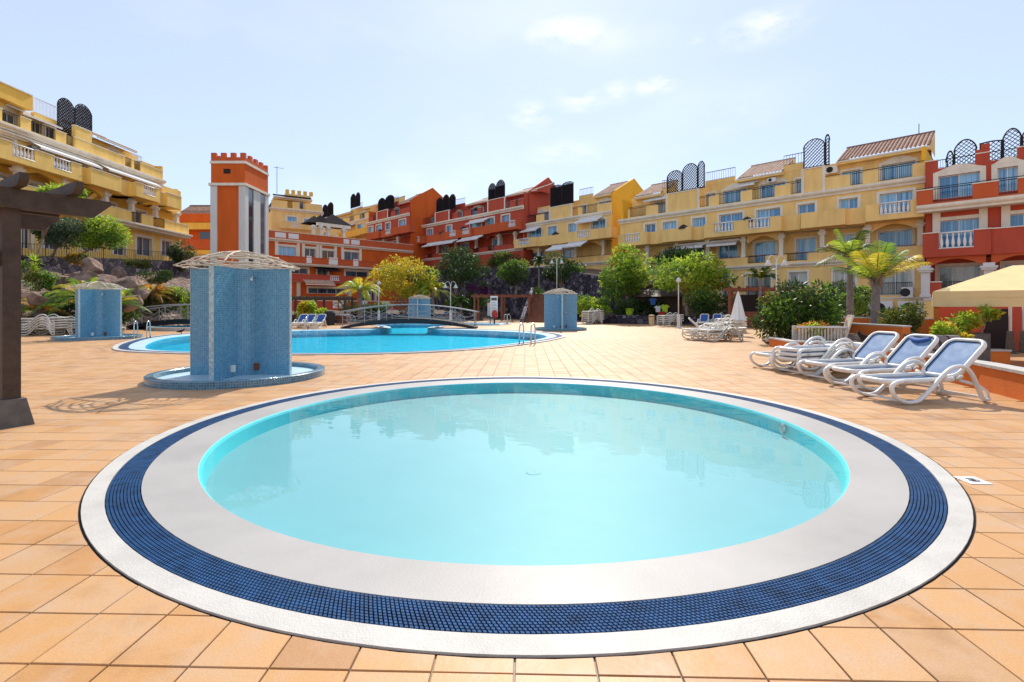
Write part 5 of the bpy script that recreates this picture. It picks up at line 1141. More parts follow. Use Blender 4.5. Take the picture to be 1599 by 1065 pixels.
palm('cycad_palm', 'yellow leaved palm tuft at the foot of the pergola post', (-26.9,28.3,.5), .8, 2.0, 18, ['leaf_green','leaf_orange','leaf_lime'], .16, (.1,1.3), .5, .38, nl=32, lw=.028)
palm('cycad_palm', 'orange tinted palm clump behind the left footbridge railing', (-26.3,36.6,1.3), 1.2, 2.0, 22, ['leaf_orange','leaf_yellow','leaf_orange'], .18, (.0,1.2), .6, .4, nl=32, lw=.028)
palm('cycad_palm', 'small dark palm tuft under the lava wall beside the bougainvillea', gz(720,53,.8), 1.4, 1.3, 16, ['leaf_green','leaf_dark'], .12, (.0,1.2), .6, .35, crownshaft=False)
# --- shrubs and spiky plants
bush('broad_bush', 'huge glossy green bush beside the orange planter and closed parasol', (11.4,19.7,.3), (1.7,1.3,1.1), 5200, .2, ['leaf_green','leaf_olive','leaf_dark'], 26)
bush('garden_shrub', 'light green shrub between the blue shower and the pale tree', gz(925,45,.5), (1.7,1.2,1.0), 2600, .24, ['leaf_lime','leaf_green'], 10)
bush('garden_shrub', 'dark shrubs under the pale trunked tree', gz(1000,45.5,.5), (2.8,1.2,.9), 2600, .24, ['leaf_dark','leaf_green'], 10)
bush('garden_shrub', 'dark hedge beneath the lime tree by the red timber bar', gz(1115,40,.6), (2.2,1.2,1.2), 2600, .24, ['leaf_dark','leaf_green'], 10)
bush('garden_shrub', 'yellow green shrub beside the large shower on the left slope', (-23.8,37,.5), (.9,.8,1.3), 2200, .2, ['leaf_lime','leaf_green'], 9)
bush('bougainvillea', 'purple bougainvillea hanging on the dark lava wall', gz(746,57,1.8), (1.2,.8,1.4), 2600, .2, ['leaf_purple','leaf_purple','leaf_dark'], 9)
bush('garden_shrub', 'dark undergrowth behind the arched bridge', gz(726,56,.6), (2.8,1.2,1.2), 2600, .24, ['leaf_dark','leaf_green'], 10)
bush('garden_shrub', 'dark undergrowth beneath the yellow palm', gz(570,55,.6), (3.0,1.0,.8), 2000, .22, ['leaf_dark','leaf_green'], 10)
bush('garden_shrub', 'lime shrub with big leaves before the dark timber pergola', gz(478,41.5,.3), (.8,.6,.9), 1400, .24, ['leaf_lime','leaf_yellow'], 7)
bush('garden_shrub', 'leafy shrub with yellow tips beside the black railing bins', gz(502,41,.3), (1.0,.6,.55), 1400, .22, ['leaf_lime','leaf_olive'], 7)
bush('garden_shrub', 'dark undergrowth behind the left lounger stack', (-24.6,29.6,.5), (3.4,.9,.9), 3000, .22, ['leaf_dark','leaf_green'], 12)
bush('garden_shrub', 'shady dark shrubs between the tiled shower and the left footbridge', (-26.4,37,1.0), (2.0,.9,.8), 2200, .22, ['leaf_dark','leaf_olive'], 9)
bush('garden_shrub', 'sunlit yellow green shrub at the gazebo post', (14.6,16.7,-.1), (.5,.5,.6), 1100, .14, ['leaf_lime','leaf_yellow'], 7)
bush('garden_shrub', 'wispy brown green shrub left of the gazebo post', (14.4,18.4,.2), (.7,.5,.8), 1200, .14, ['leaf_olive','leaf_green'], 7)
bush('garden_shrub', 'low green plants under the right apartment wall', (24,33,.2), (2.4,.8,.7), 1800, .2, ['leaf_green','leaf_dark'], 9)
bush('garden_shrub', 'clipped shrub before the railing of the right tan block', gz(1062,50,5.2), (2.2,.8,.8), 1500, .22, ['leaf_dark','leaf_green'], 8)
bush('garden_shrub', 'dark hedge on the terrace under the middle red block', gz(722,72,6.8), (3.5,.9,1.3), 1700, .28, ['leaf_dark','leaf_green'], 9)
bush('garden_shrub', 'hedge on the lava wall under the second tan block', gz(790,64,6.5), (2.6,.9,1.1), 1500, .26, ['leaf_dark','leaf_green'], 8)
bush('trailing_shrub', 'dry shrub spilling over the boulders by the left fence', (-28.4,35,2.3), (1.4,.8,.5), 1200, .18, ['leaf_olive','leaf_orange'], 7)
rosette('yucca', 'tall green yucca rosettes beside the pergola post', (-30.5,32,2.0), 2.4, 46, .75, 'leaf_lime', heads=3, spread=.5)
rosette('yucca', 'dark yucca rosettes half behind the pergola post', (-31.2,31.4,2.0), 2.0, 40, .7, 'leaf_green', heads=2, spread=.5)
rosette('agave', 'spiky green agave below the slender palm', gz(842,53,2.2), .5, 60, 1.3, 'leaf_green', .1)
rosette('agave', 'pale agave among the boulders of the left slope', (-26.8,31,1.4), .2, 40, .7, 'leaf_blue', .09)
# --- boulders on the left slope
def boulder(p, r, label, sq=.75):
    bm = bmesh.new(); bmesh.ops.create_icosphere(bm, subdivisions=3, radius=1); sd = Vector((random.uniform(0,50),)*3); planes = [rv().normalized() for _ in range(11)]
    for v in bm.verts:
        n = v.co.normalized(); k = 1+.35*noise.noise(n*1.3+sd)+.18*noise.noise(n*3.1+sd)+.07*noise.noise(n*8+sd); v.co = Vector((n.x*r[0], n.y*r[1], n.z*r[2]))*k
        for ax in planes:      # flat broken faces
            d = v.co.dot(ax)-min(r)*sq
            if d > 0: v.co -= ax*d*.93
    me = bpy.data.meshes.new('boulder'); bm.to_mesh(me); bm.free(); me.materials.append(M['boulder'])
    o = link(bpy.data.objects.new('boulder', me)); o.location = p; o.rotation_euler = (random.uniform(-.3,.3), random.uniform(-.3,.3), random.uniform(0,6)); tag(o, label, 'boulder', 'boulders on the left slope')
for (x, y, d, r, lab) in ((146,422,34,(.75,.7,1.0),'tallest boulder standing at the top of the rock heap'),(90,440,31,(.9,.8,.6),'broad boulder at the left end of the rock heap'),(120,436,32,(.55,.6,.6),'dark faced boulder beside the broad left one'),(139,440,31.5,(.75,.7,.7),'rounded boulder below the tallest one'),(168,442,32,(.85,.8,.7),'large rounded boulder right of the tallest one'),(196,449,31.5,(.95,.8,.8),'big square boulder at the right end of the rock heap'),(134,450,30.5,(.5,.5,.45),'small boulder at the front of the rock heap'),(160,458,30.2,(.6,.5,.4),'flat boulder above the tiled shower roof'),(205,474,29.2,(.75,.55,.8),'grey boulder just right of the tiled shower'),(109,453,30,(.45,.45,.35),'low boulder above the feathery palm'),(186,428,35.5,(.5,.5,.5),'boulder near the stone wall of the terrace'),(55,468,27.5,(.6,.6,.4),'boulder beside the pergola post low on the slope'),(222,460,31,(.45,.45,.4),'small boulder beside the orange tinted palm')):
    p = at(x, y, d); boulder(p, r, lab)

# loose stones on the rubble slope
def rubble_field():
    mb = MB(); rng = random.Random(3)
    for _ in range(900):
        y = rng.uniform(20, 52); t = rng.random(); x0 = -26 if y < 30 else -25.3; x = x0-.2-t*11; z = (1.9*min(1, t*11/4)+max(0, t*11-4)*.28)
        r = rng.uniform(.08, .38)*(1 if rng.random() > .1 else 1.5); c = Vector((x, y, z+.1)); idx = []
        for d in ((1,0,0),(-1,0,0),(0,1,0),(0,-1,0),(0,0,.8),(0,0,-.6),(.7,.7,.4),(-.7,.7,.4),(.7,-.7,.4),(-.7,-.7,.4)): idx.append(mb.pt(c+Vector(d)*r*rng.uniform(.7,1.2)))
        for f in ((4,0,6),(4,6,2),(4,2,7),(4,7,1),(4,1,9),(4,9,3),(4,3,8),(4,8,0),(5,6,0),(5,2,6),(5,7,2),(5,1,7),(5,9,1),(5,3,9),(5,8,3),(5,0,8)): mb.face([idx[k] for k in f])
    o = mb.build('rubble', M['boulder']); o['kind'] = 'stuff'; o['label'] = 'loose brown rubble covering the left slope'
rubble_field()
for k, (x, y, d, r, lm, lab) in enumerate((
    (60,438,29.5,(.9,.6,.6),['leaf_green','leaf_olive'],'green shrub above the palms next to the pergola post'),
    (245,432,35,(1.2,.7,.45),['leaf_olive','leaf_dark'],'dry olive shrub under the stone wall beside the shower trellis'),
    (232,470,37,(1.0,.6,.5),['leaf_dark','leaf_orange'],'dark reddish shrub beside the grey boulder'),
    (272,460,37.5,(.9,.6,.7),['leaf_lime','leaf_green'],'bright shrub half hidden by the left edge of the large shower'),
    (120,404,37.5,(1.0,.5,.35),['leaf_olive','leaf_orange'],'dry scrub at the foot of the terrace stone wall'),
    (215,412,40,(1.2,.5,.35),['leaf_dark','leaf_olive'],'dark scrub hanging below the terrace railing'))):
    p = at(x, y, d); bush('garden_shrub', lab, (p.x, p.y, p.z-r[2]*.9), r, 1100, .17, lm, 7)
# ================================================================== LOUNGERS
def rr_loop(x0, x1, w, r, z0, z1, n=5):
    P = []
    for (cx, cy, a0) in ((x1-r, w-r, 0), (x0+r, w-r, 90), (x0+r, -w+r, 180), (x1-r, -w+r, 270)):
        for k in range(n+1): a = R(a0+90*k/n); x = cx+math.cos(a)*r; P.append((x, cy+math.sin(a)*r, z0+(z1-z0)*(x-x0)/(x1-x0)))
    return P
def lounger_meshes(up):
    """resin sun lounger: foot at x = 0, head toward +x; up = raised backrest"""
    W = .29; out = {}
    mb = MB(); mb.tube(rr_loop(.02, 1.28, W, .16, .34, .36), .033, 8, 0, True, 1.25); out['seat_frame'] = (mb.mesh('seat_frame', M['plastic'], True))
    mb = MB(); nx = 10
    for i in range(nx):
        xa = .06+1.18*i/nx; xb = .06+1.18*(i+1)/nx; f = lambda x: .345-.03*math.sin(math.pi*min(1, max(0, (x-.06)/1.18)))
        ya = W-.02-(.09*max(0, (.16-xa)/.16)**2); yb = W-.02-(.09*max(0, (.16-xb)/.16)**2)
        mb.poly([(xa, -ya, f(xa)), (xb, -yb, f(xb)), (xb, yb, f(xb)), (xa, ya, f(xa))])
    out['seat_sling'] = mb.mesh('seat_sling', M['sling'], True)
    an = R(43) if up else R(2); hx, hz = 1.24, .38; L_ = .82
    T = Matrix.Translation((hx, 0, hz)) @ Matrix.Rotation(-an, 4, 'Y')
    mb = MB(); mb.M = T; mb.tube(rr_loop(.0, L_, W, .13, 0, 0), .034, 8, 0, True, 1.25); mb.box(L_*.35, L_*.4, -W, W, -.05, -.03); out['back_frame'] = mb.mesh('back_frame', M['plastic'], True)
    mb = MB(); mb.M = T; mb.prism([(p[0], p[1]) for p in rr_loop(.02, L_-.02, W-.02, .11, 0, 0)], -.006, .006); out['back_sling'] = mb.mesh('back_sling', M['sling'])
    mb = MB(); mb.M = T; mb.tube([(p[0], p[1], .012) for p in rr_loop(.035, L_-.035, W-.035, .1, 0, 0)], .008, 5, 0, True); out['piping'] = mb.mesh('piping', M['iron'])
    P = [(.20,.36),(.06,.34),(-.01,.26),(.05,.13),(.2,.045),(.36,.035),(.5,.075),(.7,.24),(.92,.45),(1.08,.55),(1.24,.57),(1.36,.52),(1.46,.40),(1.54,.24),(1.62,.08),(1.68,.036),(1.75,.05)]
    for s, nm in ((-1, 'a'), (1, 'b')):
        mb = MB(); mb.tube(catmull([Vector((x, s*(W+.08), z)) for x, z in P], 3, False), .036, 8, 0, False, .85)
        mb.tube([(1.75, s*(W+.075), .05), (1.73, s*(W+.06), .17), (1.6, s*(W+.04), .26), (1.3, s*(W+.0), .34)], .026, 6)
        for x in (.3, .95, 1.25): mb.bar((x, s*(W), .345), (x, s*(W+.08), .36 if x < .5 else .42), .05, .03)
        out['arm'+nm] = mb.mesh('side_arm', M['plastic'], True)
    out['cross_bara'] = MB().bar((1.72,-.34,.06), (1.72,.34,.06), .05, .04).mesh('cross_bar', M['plastic']); out['cross_barb'] = MB().bar((.18,-.34,.06), (.18,.34,.06), .05, .03).mesh('cross_bar', M['plastic'])
    return out
LU, LF = lounger_meshes(True), lounger_meshes(False)
def lounger(p, rz, label, up=True, z=0, group='blue and white sun loungers'):
    root = thing('sun_lounger', label, 'sun lounger', (p[0], p[1], z), rz, group)
    D = LU if up else LF
    for k, me in D.items():
        nm = {'arma': 'side_arm', 'armb': 'side_arm', 'cross_bara': 'cross_bar', 'cross_barb': 'cross_bar'}.get(k, k)
        if k == 'piping': continue
        o = part(nm, me, root)
        if k == 'back_sling': part('piping', D['piping'], o)
    return root
a0 = R(9); ca_, sa_ = math.cos(a0), math.sin(a0)
def place(footpx, footpy, lx, ly, ang):
    g = G(footpx, footpy); c, s_ = math.cos(ang), math.sin(ang); return (g.x-(lx*c-ly*s_), g.y-(lx*s_+ly*c))
lounger(place(1420,632,.3,-.365,R(9)), R(9), 'nearest blue sun lounger with white resin arms by the orange wall')
l2 = lounger(place(1364,611,.3,-.365,R(11)), R(11), 'blue sun lounger with dark head cushion band, second from the front')
mb = MB(); mb.M = Matrix.Translation((1.24, 0, .38)) @ Matrix.Rotation(-R(43), 4, 'Y'); mb.tube([(.70+.03*math.cos(k*.6), -.2+.04*k, .03) for k in range(11)], [.02,.04,.05,.055,.055,.055,.055,.055,.05,.04,.02], 8, flat=.6); mb.build('head_cushion', M['slingdark'], l2, True)
lounger(place(1313,597,.3,-.365,R(12)), R(12), 'blue sun lounger third from the front beside the stacked ones')
nm_ = ('bottom', 'middle', 'topmost')
for k in range(3): lounger(place(1264+k,586.5,.3,-.365,R(13)), R(13), f'white framed lounger lying folded in the stack beside the blue loungers, {nm_[k]} one', False, .105*k, 'folded loungers stacked by the orange wall')
for k in range(1): lounger(place(1222,578,.3,-.365,R(10)), R(10), 'single folded lounger at the far end of the near row', False, .0, 'folded loungers stacked by the orange wall')
# far loungers and stacks: single meshes
def far_lounger_mesh(up, sling, name):
    mb = MB(); D = LU if up else LF; idx = {}
    for k, me in D.items():
        base = len(mb.v); mb.v += [v.co.copy() for v in me.vertices]
        for p in me.polygons: mb.f.append(tuple(i+base for i in p.vertices)); mb.m.append(1 if 'sling' in k else 0)
    return mb.mesh(name, [M['plasticfar'], sling])
FB = far_lounger_mesh(True, M['slingdark'], 'sun_lounger'); FW = far_lounger_mesh(False, M['plasticfar'], 'sun_lounger'); FU = far_lounger_mesh(True, M['plasticfar'], 'sun_lounger')
def far(me, loc, rz, label, group): o = link(bpy.data.objects.new('sun_lounger', me)); o.location = loc; o.rotation_euler = (0, 0, rz); tag(o, label, 'sun lounger', group); return o
for x, lab in ((461,'dark blue lounger half hidden by the large shower'),(474,'dark blue lounger next to the large shower across the pool'),(490,'dark blue lounger nearest the black bins across the pool')):
    g = G(x, 512.5); far(FB, (g.x, g.y-.2, 0), R(90), lab, 'dark blue loungers across the pool')
for x, lab in ((1096,'dark blue lounger left of the pair under the lime tree'),(1117,'dark blue lounger right of the pair under the lime tree')):
    g = G(x, 511.5); far(FB, (g.x, g.y, 0), R(62), lab, 'dark blue loungers under the lime tree')
g = G(690, 501); far(FB, (g.x, g.y, 0), R(80), 'distant blue lounger behind the bridge railing', 'dark blue loungers across the pool')
def stack(x, y, n, rz, lab, dz=.13, me=None):
    g = G(x, y)
    words_ = ['lowest','second','third','fourth','fifth','sixth','seventh']
    for k in range(n): far(me or FW, (g.x+random.uniform(-.02,.02), g.y, dz*k), rz, f'{lab}, {words_[k] if k < n-1 else "uppermost"} one', 'white loungers in stacks')
stack(36, 523.5, 5, R(8), 'white lounger in the long stack beside the tiled shower')
stack(64, 522.5, 4, R(8), 'white lounger in the shorter stack touching the tiled shower')
stack(914, 506.3, 6, R(35), 'white lounger in the tall stack right of the far blue shower', .15)
stack(1031, 509, 4, R(20), 'white lounger in the stack left of the lamp post', .15)
stack(1122, 510, 4, R(40), 'white lounger in the stack right of the dark blue pair', .15)
stack(1073, 531, 2, R(10), 'white lounger in the jumbled row before the bush, front', .14); stack(1098, 533, 2, R(14), 'white lounger in the jumbled row before the bush, near', .14)
stack(1108, 526, 3, R(25), 'white lounger in the jumbled row before the bush, middle', .15); stack(1125, 520, 4, R(30), 'white lounger in the jumbled row before the bush, back', .15)
g = G(1140, 528); far(FU, (g.x, g.y, 0), R(160), 'white lounger with raised back in the jumbled row before the bush', 'white loungers in stacks')
g = G(192, 521); far(FU, (g.x, g.y, 0), R(200), 'white lounger with raised back behind the tiled shower', 'white loungers in stacks')
# ================================================================== STREET FURNITURE
def lamp(p, h, label, heads=1, r=.05):
    root = thing('street_lamp', label, 'lamp', p, 0, 'garden lamp posts')
    MB().tube([(0,0,.9),(0,0,h)], r*.75, 8).build('pole', M['pillar'], root, True)
    MB().lathe([(.19,0),(.19,.06),(.12,.1),(.115,.9),(.07,.96)], 10).build('base', M['pillar'], root)
    if heads == 1:
        MB().lathe([(.05,h-.05),(.18,h+.02),(.17,h+.08),(.11,h+.22),(.05,h+.27),(0,h+.32)], 12).build('lamp_head', M['pillar'], root, True)
    else:
        for s in (-1, 1):
            arm = MB().tube([(0,0,h-.3),(s*.1,0,h+.12),(s*.3,0,h+.2),(s*.48,0,h+.05),(s*.5,0,h-.1)], .022, 6).build('arm', M['pillar'], root, True)
            MB().lathe([(.06,h-.1),(.09,h-.2),(.24,h-.42),(.23,h-.43)], 12, (s*.5,0,0)).build('lamp_shade', M['pillar'], arm, True)
g = G(1060, 512.3); lamp((g.x, g.y, 0), EYE+(HY-440)/F*g.y, 'single headed lamp post with thick base before the lime tree')
g = at(1213, 479, 30); lamp((g.x, g.y, .2), 4.2, 'double swan neck lamp behind the huge bush', 2)
g = at(870, 479, 50); lamp((g.x, g.y, .2), EYE+(HY-408)/F*50, 'double lamp before the umbrella tree by the lava wall', 2)
g = at(704, 479, 48); lamp((g.x, g.y, .2), EYE+(HY-446)/F*48, 'double lamp right of the drooping yellow palm', 2)
g = at(592, 479, 46); lamp((g.x, g.y, .2), EYE+(HY-447)/F*46, 'single lamp in front of the round yellow tree', 1)
# closed parasol
g = at(1153, 479, 26); ps = thing('closed_parasol', 'closed white parasol standing among the jumbled loungers', 'parasol', (g.x, g.y, 0))
MB().tube([(0,0,0),(0,0,2.3)], .025, 8).build('pole', M['white'], ps)
mb = MB(); n = 16
prof = [(.03,2.28),(.1,2.0),(.2,1.5),(.3,1.0),(.36,.8)]; rings = []
for (r_, z) in prof: rings.append([mb.pt((math.cos(2*math.pi*j/n)*r_*(1.15 if j % 2 else .8), math.sin(2*math.pi*j/n)*r_*(1.15 if j % 2 else .8), z)) for j in range(n)])
for A_, B_ in zip(rings, rings[1:]):
    for j in range(n): mb.face((A_[j], A_[(j+1) % n], B_[(j+1) % n], B_[j]))
mb.build('folded_canopy', M['white'], ps); MB().lathe([(.25,0),(.25,.08),(.05,.12)], 14).build('base', M['concrete'], ps)
# wooden bars and pergolas in the back
def timber_pergola(loc, rz, w, dp, h, label, m, braces=True, rafters=9, group='garden pergolas'):
    root = thing('pergola', label, 'pergola', loc, rz, group); po = MB().box(-.09, .09, -.09, .09, 0, h).mesh('post', M[m])
    for x in (-w/2, 0, w/2):
        for y in (-dp/2, dp/2): part('post', po, root, (x, y, 0))
    bm_ = MB().box(-w/2-.35, w/2+.35, -.06, .06, 0, .2).mesh('beam', M[m])
    for y in (-dp/2, dp/2): part('beam', bm_, root, (0, y, h+.001))
    rf = MB().box(-.04, .04, -dp/2-.3, dp/2+.3, 0, .12).mesh('rafter', M[m])
    for k in range(rafters): part('rafter', rf, root, (-w/2+w*k/(rafters-1), 0, h+.203))
    if braces:
        for x in (-w/2, w/2):
            mb = MB(); s_ = -1 if x > 0 else 1; mb.bar((x, -dp/2, h-.7), (x+s_*.6, -dp/2, h), .07, .1); mb.build('brace', M[m], root)
    return root
timber_pergola(gz(500,44,.1), R(4), 5.0, 2.4, 2.0, 'dark timber pergola before the red terraced house', 'wood')
timber_pergola(gz(786,50,.1), R(-6), 5.4, 2.2, 2.35, 'weathered brown pergola left of the brick steps', 'redwood', False)
bar_ = timber_pergola(gz(1196,36,.1), R(-28), 4.6, 2.6, 2.55, 'red brown timber bar shelter behind the closed parasol', 'redwood', True)
B(-2.1, 2.1, .9, 1.1, 0, 2.3).build('back_panel', M['void'], bar_); B(-2.1, .2, -.9, -.5, 0, 1.05).build('counter', M['redwood'], bar_)
# thatch-dark kiosk with hung clothes
ki = thing('kiosk', 'dark wooden kiosk in the shade of the lime tree', 'kiosk', gz(1030,46,.2), R(-20))
B(-2.0, 2.0, -.4, 1.4, 0, 2.2).build('cabin', M['wood'], ki); mb = MB(); mb.lathe([(2.6,2.2),(1.6,2.75),(0,3.3)], 8); mb.build('thatch_roof', M['wood'], ki)
for (x, w, z0, z1, m) in ((-.1,.5,1.15,1.75,'leaf_yellow'),(-.75,.45,1.0,1.6,'white')):
    pass
M['hivis'] = mat('yellow_green_cloth', (.55,.75,.05), .9, .1, 5); M['redcloth'] = mat('red_cloth', (.55,.05,.03), .9, .15, 5); M['bluecloth'] = mat('blue_cloth', (.04,.12,.35), .9, .2, 5)
def shirt(x, y, d, s, m, label, name='hanging_shirt'):
    p = at(x, y, d); o = thing(name, label, 'clothing', p, 0, 'clothes hung at the kiosk'); mb = MB()
    mb.prism([(-.22*s,-.32*s),(.22*s,-.32*s),(.24*s,.12*s),(.34*s,.08*s),(.38*s,.2*s),(.14*s,.36*s),(.06*s,.3*s),(-.06*s,.3*s),(-.14*s,.36*s),(-.38*s,.2*s),(-.34*s,.08*s),(-.24*s,.12*s)], -.04, .04); b_ = mb.build('cloth', M[m], o); b_.rotation_euler = (R(90), 0, 0)
    MB().tube([(-.15*s,0,.33*s),(0,0,.42*s),(.15*s,0,.33*s)], .012, 4).build('hanger', M['iron'], o)
shirt(1038.5,482,43.8,1.05,'hivis','yellow green vest hanging at the dark kiosk'); shirt(1028,482.5,43.8,.85,'white','pale shirt hanging beside the yellow green vest'); shirt(1034.5,492.5,43.7,1.0,'redcloth','red shirt hanging below the yellow green vest'); shirt(1020,471,44,.9,'bluecloth','blue shirt hanging left of the vests under the tree')
# rescue point: sign boards and red float
sg = thing('sign_board', 'tall white pool rules board beside the red rescue float', 'sign', gz(772,44,.0)); B(-.32,.32,-.03,.03,.6,2.45).build('board', M['white'], sg); MB().box(-.25,.25,-.034,-.031,2.05,2.3).build('print', M['concrete'], sg); B(-.04,.04,.031,.1,0,2.3).build('post', M['iron'], sg)
mb = MB()
for k in range(9): mb.box(-.24, .24-.1*(k % 3)*.5, -.034, -.031, .8+k*.13, .83+k*.13)
mb.build('print_lines', M['concrete'], sg)
sg = thing('sign_board', 'pale pink notice board left of the white pool rules board', 'sign', gz(766,44.4,.0)); B(-.25,.25,-.03,.03,.7,1.85).build('board', mat('faded_pink', (.62,.42,.36), .7), sg); B(-.03,.03,.031,.1,0,1.8).build('post', M['iron'], sg)
lb = thing('rescue_float', 'red rescue float hanging below the white pool rules board', 'rescue float', gz(773,43.7,.0)); mb = MB(); mb.lathe([(.0,.45),(.16,.5),(.25,.7),(.25,.95),(.16,1.15),(.0,1.2)], 12); mb.build('float', M['redcloth'], lb, True); MB().tube([(0,0,0),(0,0,.5)], .04, 6).build('stand', M['iron'], lb)
# brick steps up the lava wall
st = thing('stairway', 'red brick stairway with stone side ramps beside the far blue shower', 'stairs', gz(843,47.5,0), R(-12))
for k in range(17): B(-1.45, 1.45, k*.33, k*.33+.36+(17-k)*0, -.1, .17*(k+1)).build('step', M['brickstep'], st)
for s_ in (-1, 1):
    mb = MB(); x0 = s_*1.46; x1 = s_*1.8; P = [(-.5,-.1),(6,-.1),(6,3.6),(5.6,3.5),(-.5,.35)]
    if s_ < 0: x0, x1 = x1, x0
    a = [mb.pt((x0, p[0], p[1])) for p in P]; b = [mb.pt((x1, p[0], p[1])) for p in P]; mb.face(a[::-1]); mb.face(b)
    for i in range(5): mb.face((a[i], a[(i+1) % 5], b[(i+1) % 5], b[i]))
    mb.build('side_ramp', M['greystone'], st)
# bins and boxes
def bin_(loc, label, m, w=.5, h=1.0):
    o = thing('litter_bin', label, 'bin', loc, 0, 'bins'); MB().lathe([(w*.42,0),(w*.5,h*.85),(w*.52,h*.85),(w*.4,h),(0,h*1.02)], 12).build('body', M[m], o); MB().lathe([(w*.53,h*.8),(w*.53,h*.86)], 12).build('rim', M['iron'], o)
bin_(gz(515,40.5), 'rounded black bin by the steps across the pool', 'iron', .9, 1.15)
bin_(gz(1018,40.8), 'yellow bin left of the stack under the lime tree', 'canvas', .5, .85)
yb = thing('flower_pot', 'yellow square pot on the low planter wall', 'pot', gz(984,45,.75)); mb = MB(); mb.lathe([(.3,0),(.4,.6),(.34,.6),(.3,.5),(0,.5)], 4); mb.build('pot', M['hivis'], yb)
tb = thing('timber_bench', 'slatted timber bench with pale seat between bin and arched bridge', 'bench', gz(530,41.5), 0)
for z in (.1,.35,.6): B(-.75,.75,-.2,.2,z,z+.16).build('slat', M['redwood'], tb)
B(-.78,.78,-.25,.25,.78,.9).build('seat', M['coping'], tb)
# ================================================================== GAZEBO and planting at the right
TZ = -.7
gq = thing('gazebo', 'beige canvas gazebo with red posts on the lower terrace', 'gazebo', (16.05, 18.9, TZ), R(-40))
ze = EYE-TZ-.0; zv = ze+.58; W_, D_ = 7.0, 6.0; zp = zv+1.05
mb = MB(); q = [(-.05,-.05,zv),(W_,-.05,zv),(W_,D_,zv),(-.05,D_,zv)]; rg = [(2.35,D_/2,zp),(W_-2.35,D_/2,zp)]
mb.poly([q[0], q[1], rg[1], rg[0]]); mb.poly([q[1], q[2], rg[1]]); mb.poly([q[2], q[3], rg[0], rg[1]]); mb.poly([q[3], q[0], rg[0]]); mb.build('canopy', M['canvas'], gq)
for (x0, x1, y0, y1) in ((-.05,W_,-.07,-.05),(-.05,W_,D_,D_+.02),(-.07,-.05,-.05,D_),(W_,W_+.02,-.05,D_)):
    mb = MB(); mb.box(x0, x1, y0, y1, ze+.33, zv-.005); mb.box(x0-.008, x1+.008, y0-.008, y1+.008, ze, ze+.322); mb.build('valance', M['canvas'], gq)
for (x, y) in ((.06,.06),(W_-.1,.06),(W_-.1,D_-.1),(.06,D_-.1)): B(x-.08,x+.08,y-.08,y+.08,0,ze+.3).build('post', M['sunorange'], gq)
bw = thing('bar_wall', 'dark red wall under the beige gazebo', 'wall', (20.9, 24.4, TZ)); B(0,12,0,.3,0,2.5).build('wall_body', M['red'], bw); B(2.2,3.4,-.03,.0,0,2.1).build('dark_door', M['void'], bw)
def post_base(p, label):
    o = thing('parasol_stand', label, 'parasol stand', (p[0], p[1], TZ), 0, 'parasol stands under the gazebo'); MB().tube([(0,0,.3),(0,0,2.5)], .06, 8).build('pole', M['pillar'], o); mb = MB(); mb.lathe([(.42,0),(.42,.05),(.26,.06),(.17,1.05),(0,1.05)], 4); mb.build('base', M['concrete'], o)
post_base((23.6, 23.6), 'grey parasol stand with tapered base under the gazebo'); post_base((24.5, 23.85), 'second parasol stand at the edge of the picture under the gazebo')
pl = thing('planter', 'long grey planter box under the gazebo', 'planter', (15.7, 17.6, TZ), R(-3)); B(-.25,1.15,0,.5,0,1.25).build('box', M['concrete'], pl); B(-.21,1.11,.04,.46,1.25,1.27).build('soil', M['soil'], pl); B(1.2,1.9,.1,.5,0,.62).build('side_wall', M['sunorange'], pl); B(1.17,1.93,.07,.53,.621,.68).build('coping', M['coping'], pl)
tree('potted_tree', 'sunlit potted tree in the grey planter under the gazebo', (16.2,17.8,TZ+1.25), .25, (16.1,17.8,.95), (.6,.4,.42), 800, .15, ['leaf_lime','leaf_yellow'], .035, 8, nl=5)
tree('potted_tree', 'leaning sprig of leaves beside the potted tree under the gazebo', (16.6,17.7,TZ+1.25), .4, (17.0,17.7,1.28), (.3,.25,.22), 320, .15, ['leaf_lime','leaf_yellow'], .025, 5, nl=4)
# curved orange planter wall, grey ramp wall, orange planter box
cw = thing('curved_wall', 'curved orange planter wall with pale coping behind the loungers', 'wall', (0,0,0)); cp = [Vector((*gz(x, d)[:2], 0)) for x, d in ((1300,20.5),(1330,19.2),(1365,18),(1410,16.6))]
mb = MB(); strip_wall(mb, cp[::-1], .25, -.7, .82); mb.build('wall_body', M['sunorange'], cw); mb = MB(); Q_ = [p+Vector((0,0,0)) for p in cp]; strip_wall(mb, cp[::-1], .3, .822, .87); mb.build('coping', M['coping'], cw)
cw = thing('curved_wall', 'grey stone ramp wall right of the curved orange wall', 'wall', (0,0,0)); cp = [Vector((*gz(x, d)[:2], 0)) for x, d in ((1412,16.5),(1440,16.1),(1470,15.9),(1500,15.9))]
mb = MB(); strip_wall(mb, cp[::-1], .25, -.7, .58); mb.build('wall_body', M['greystone'], cw)
cw = thing('curved_wall', 'short orange wall behind the curved one near the palm trunks', 'wall', (0,0,0)); cp = [Vector((*gz(x, d)[:2], 0)) for x, d in ((1318,23),(1358,22.4),(1450,20))]
mb = MB(); strip_wall(mb, cp[::-1], .3, -.7, .98); mb.build('wall_body', M['sunorange'], cw); mb = MB(); strip_wall(mb, cp[::-1], .34, .982, 1.03); mb.build('coping', M['coping'], cw)
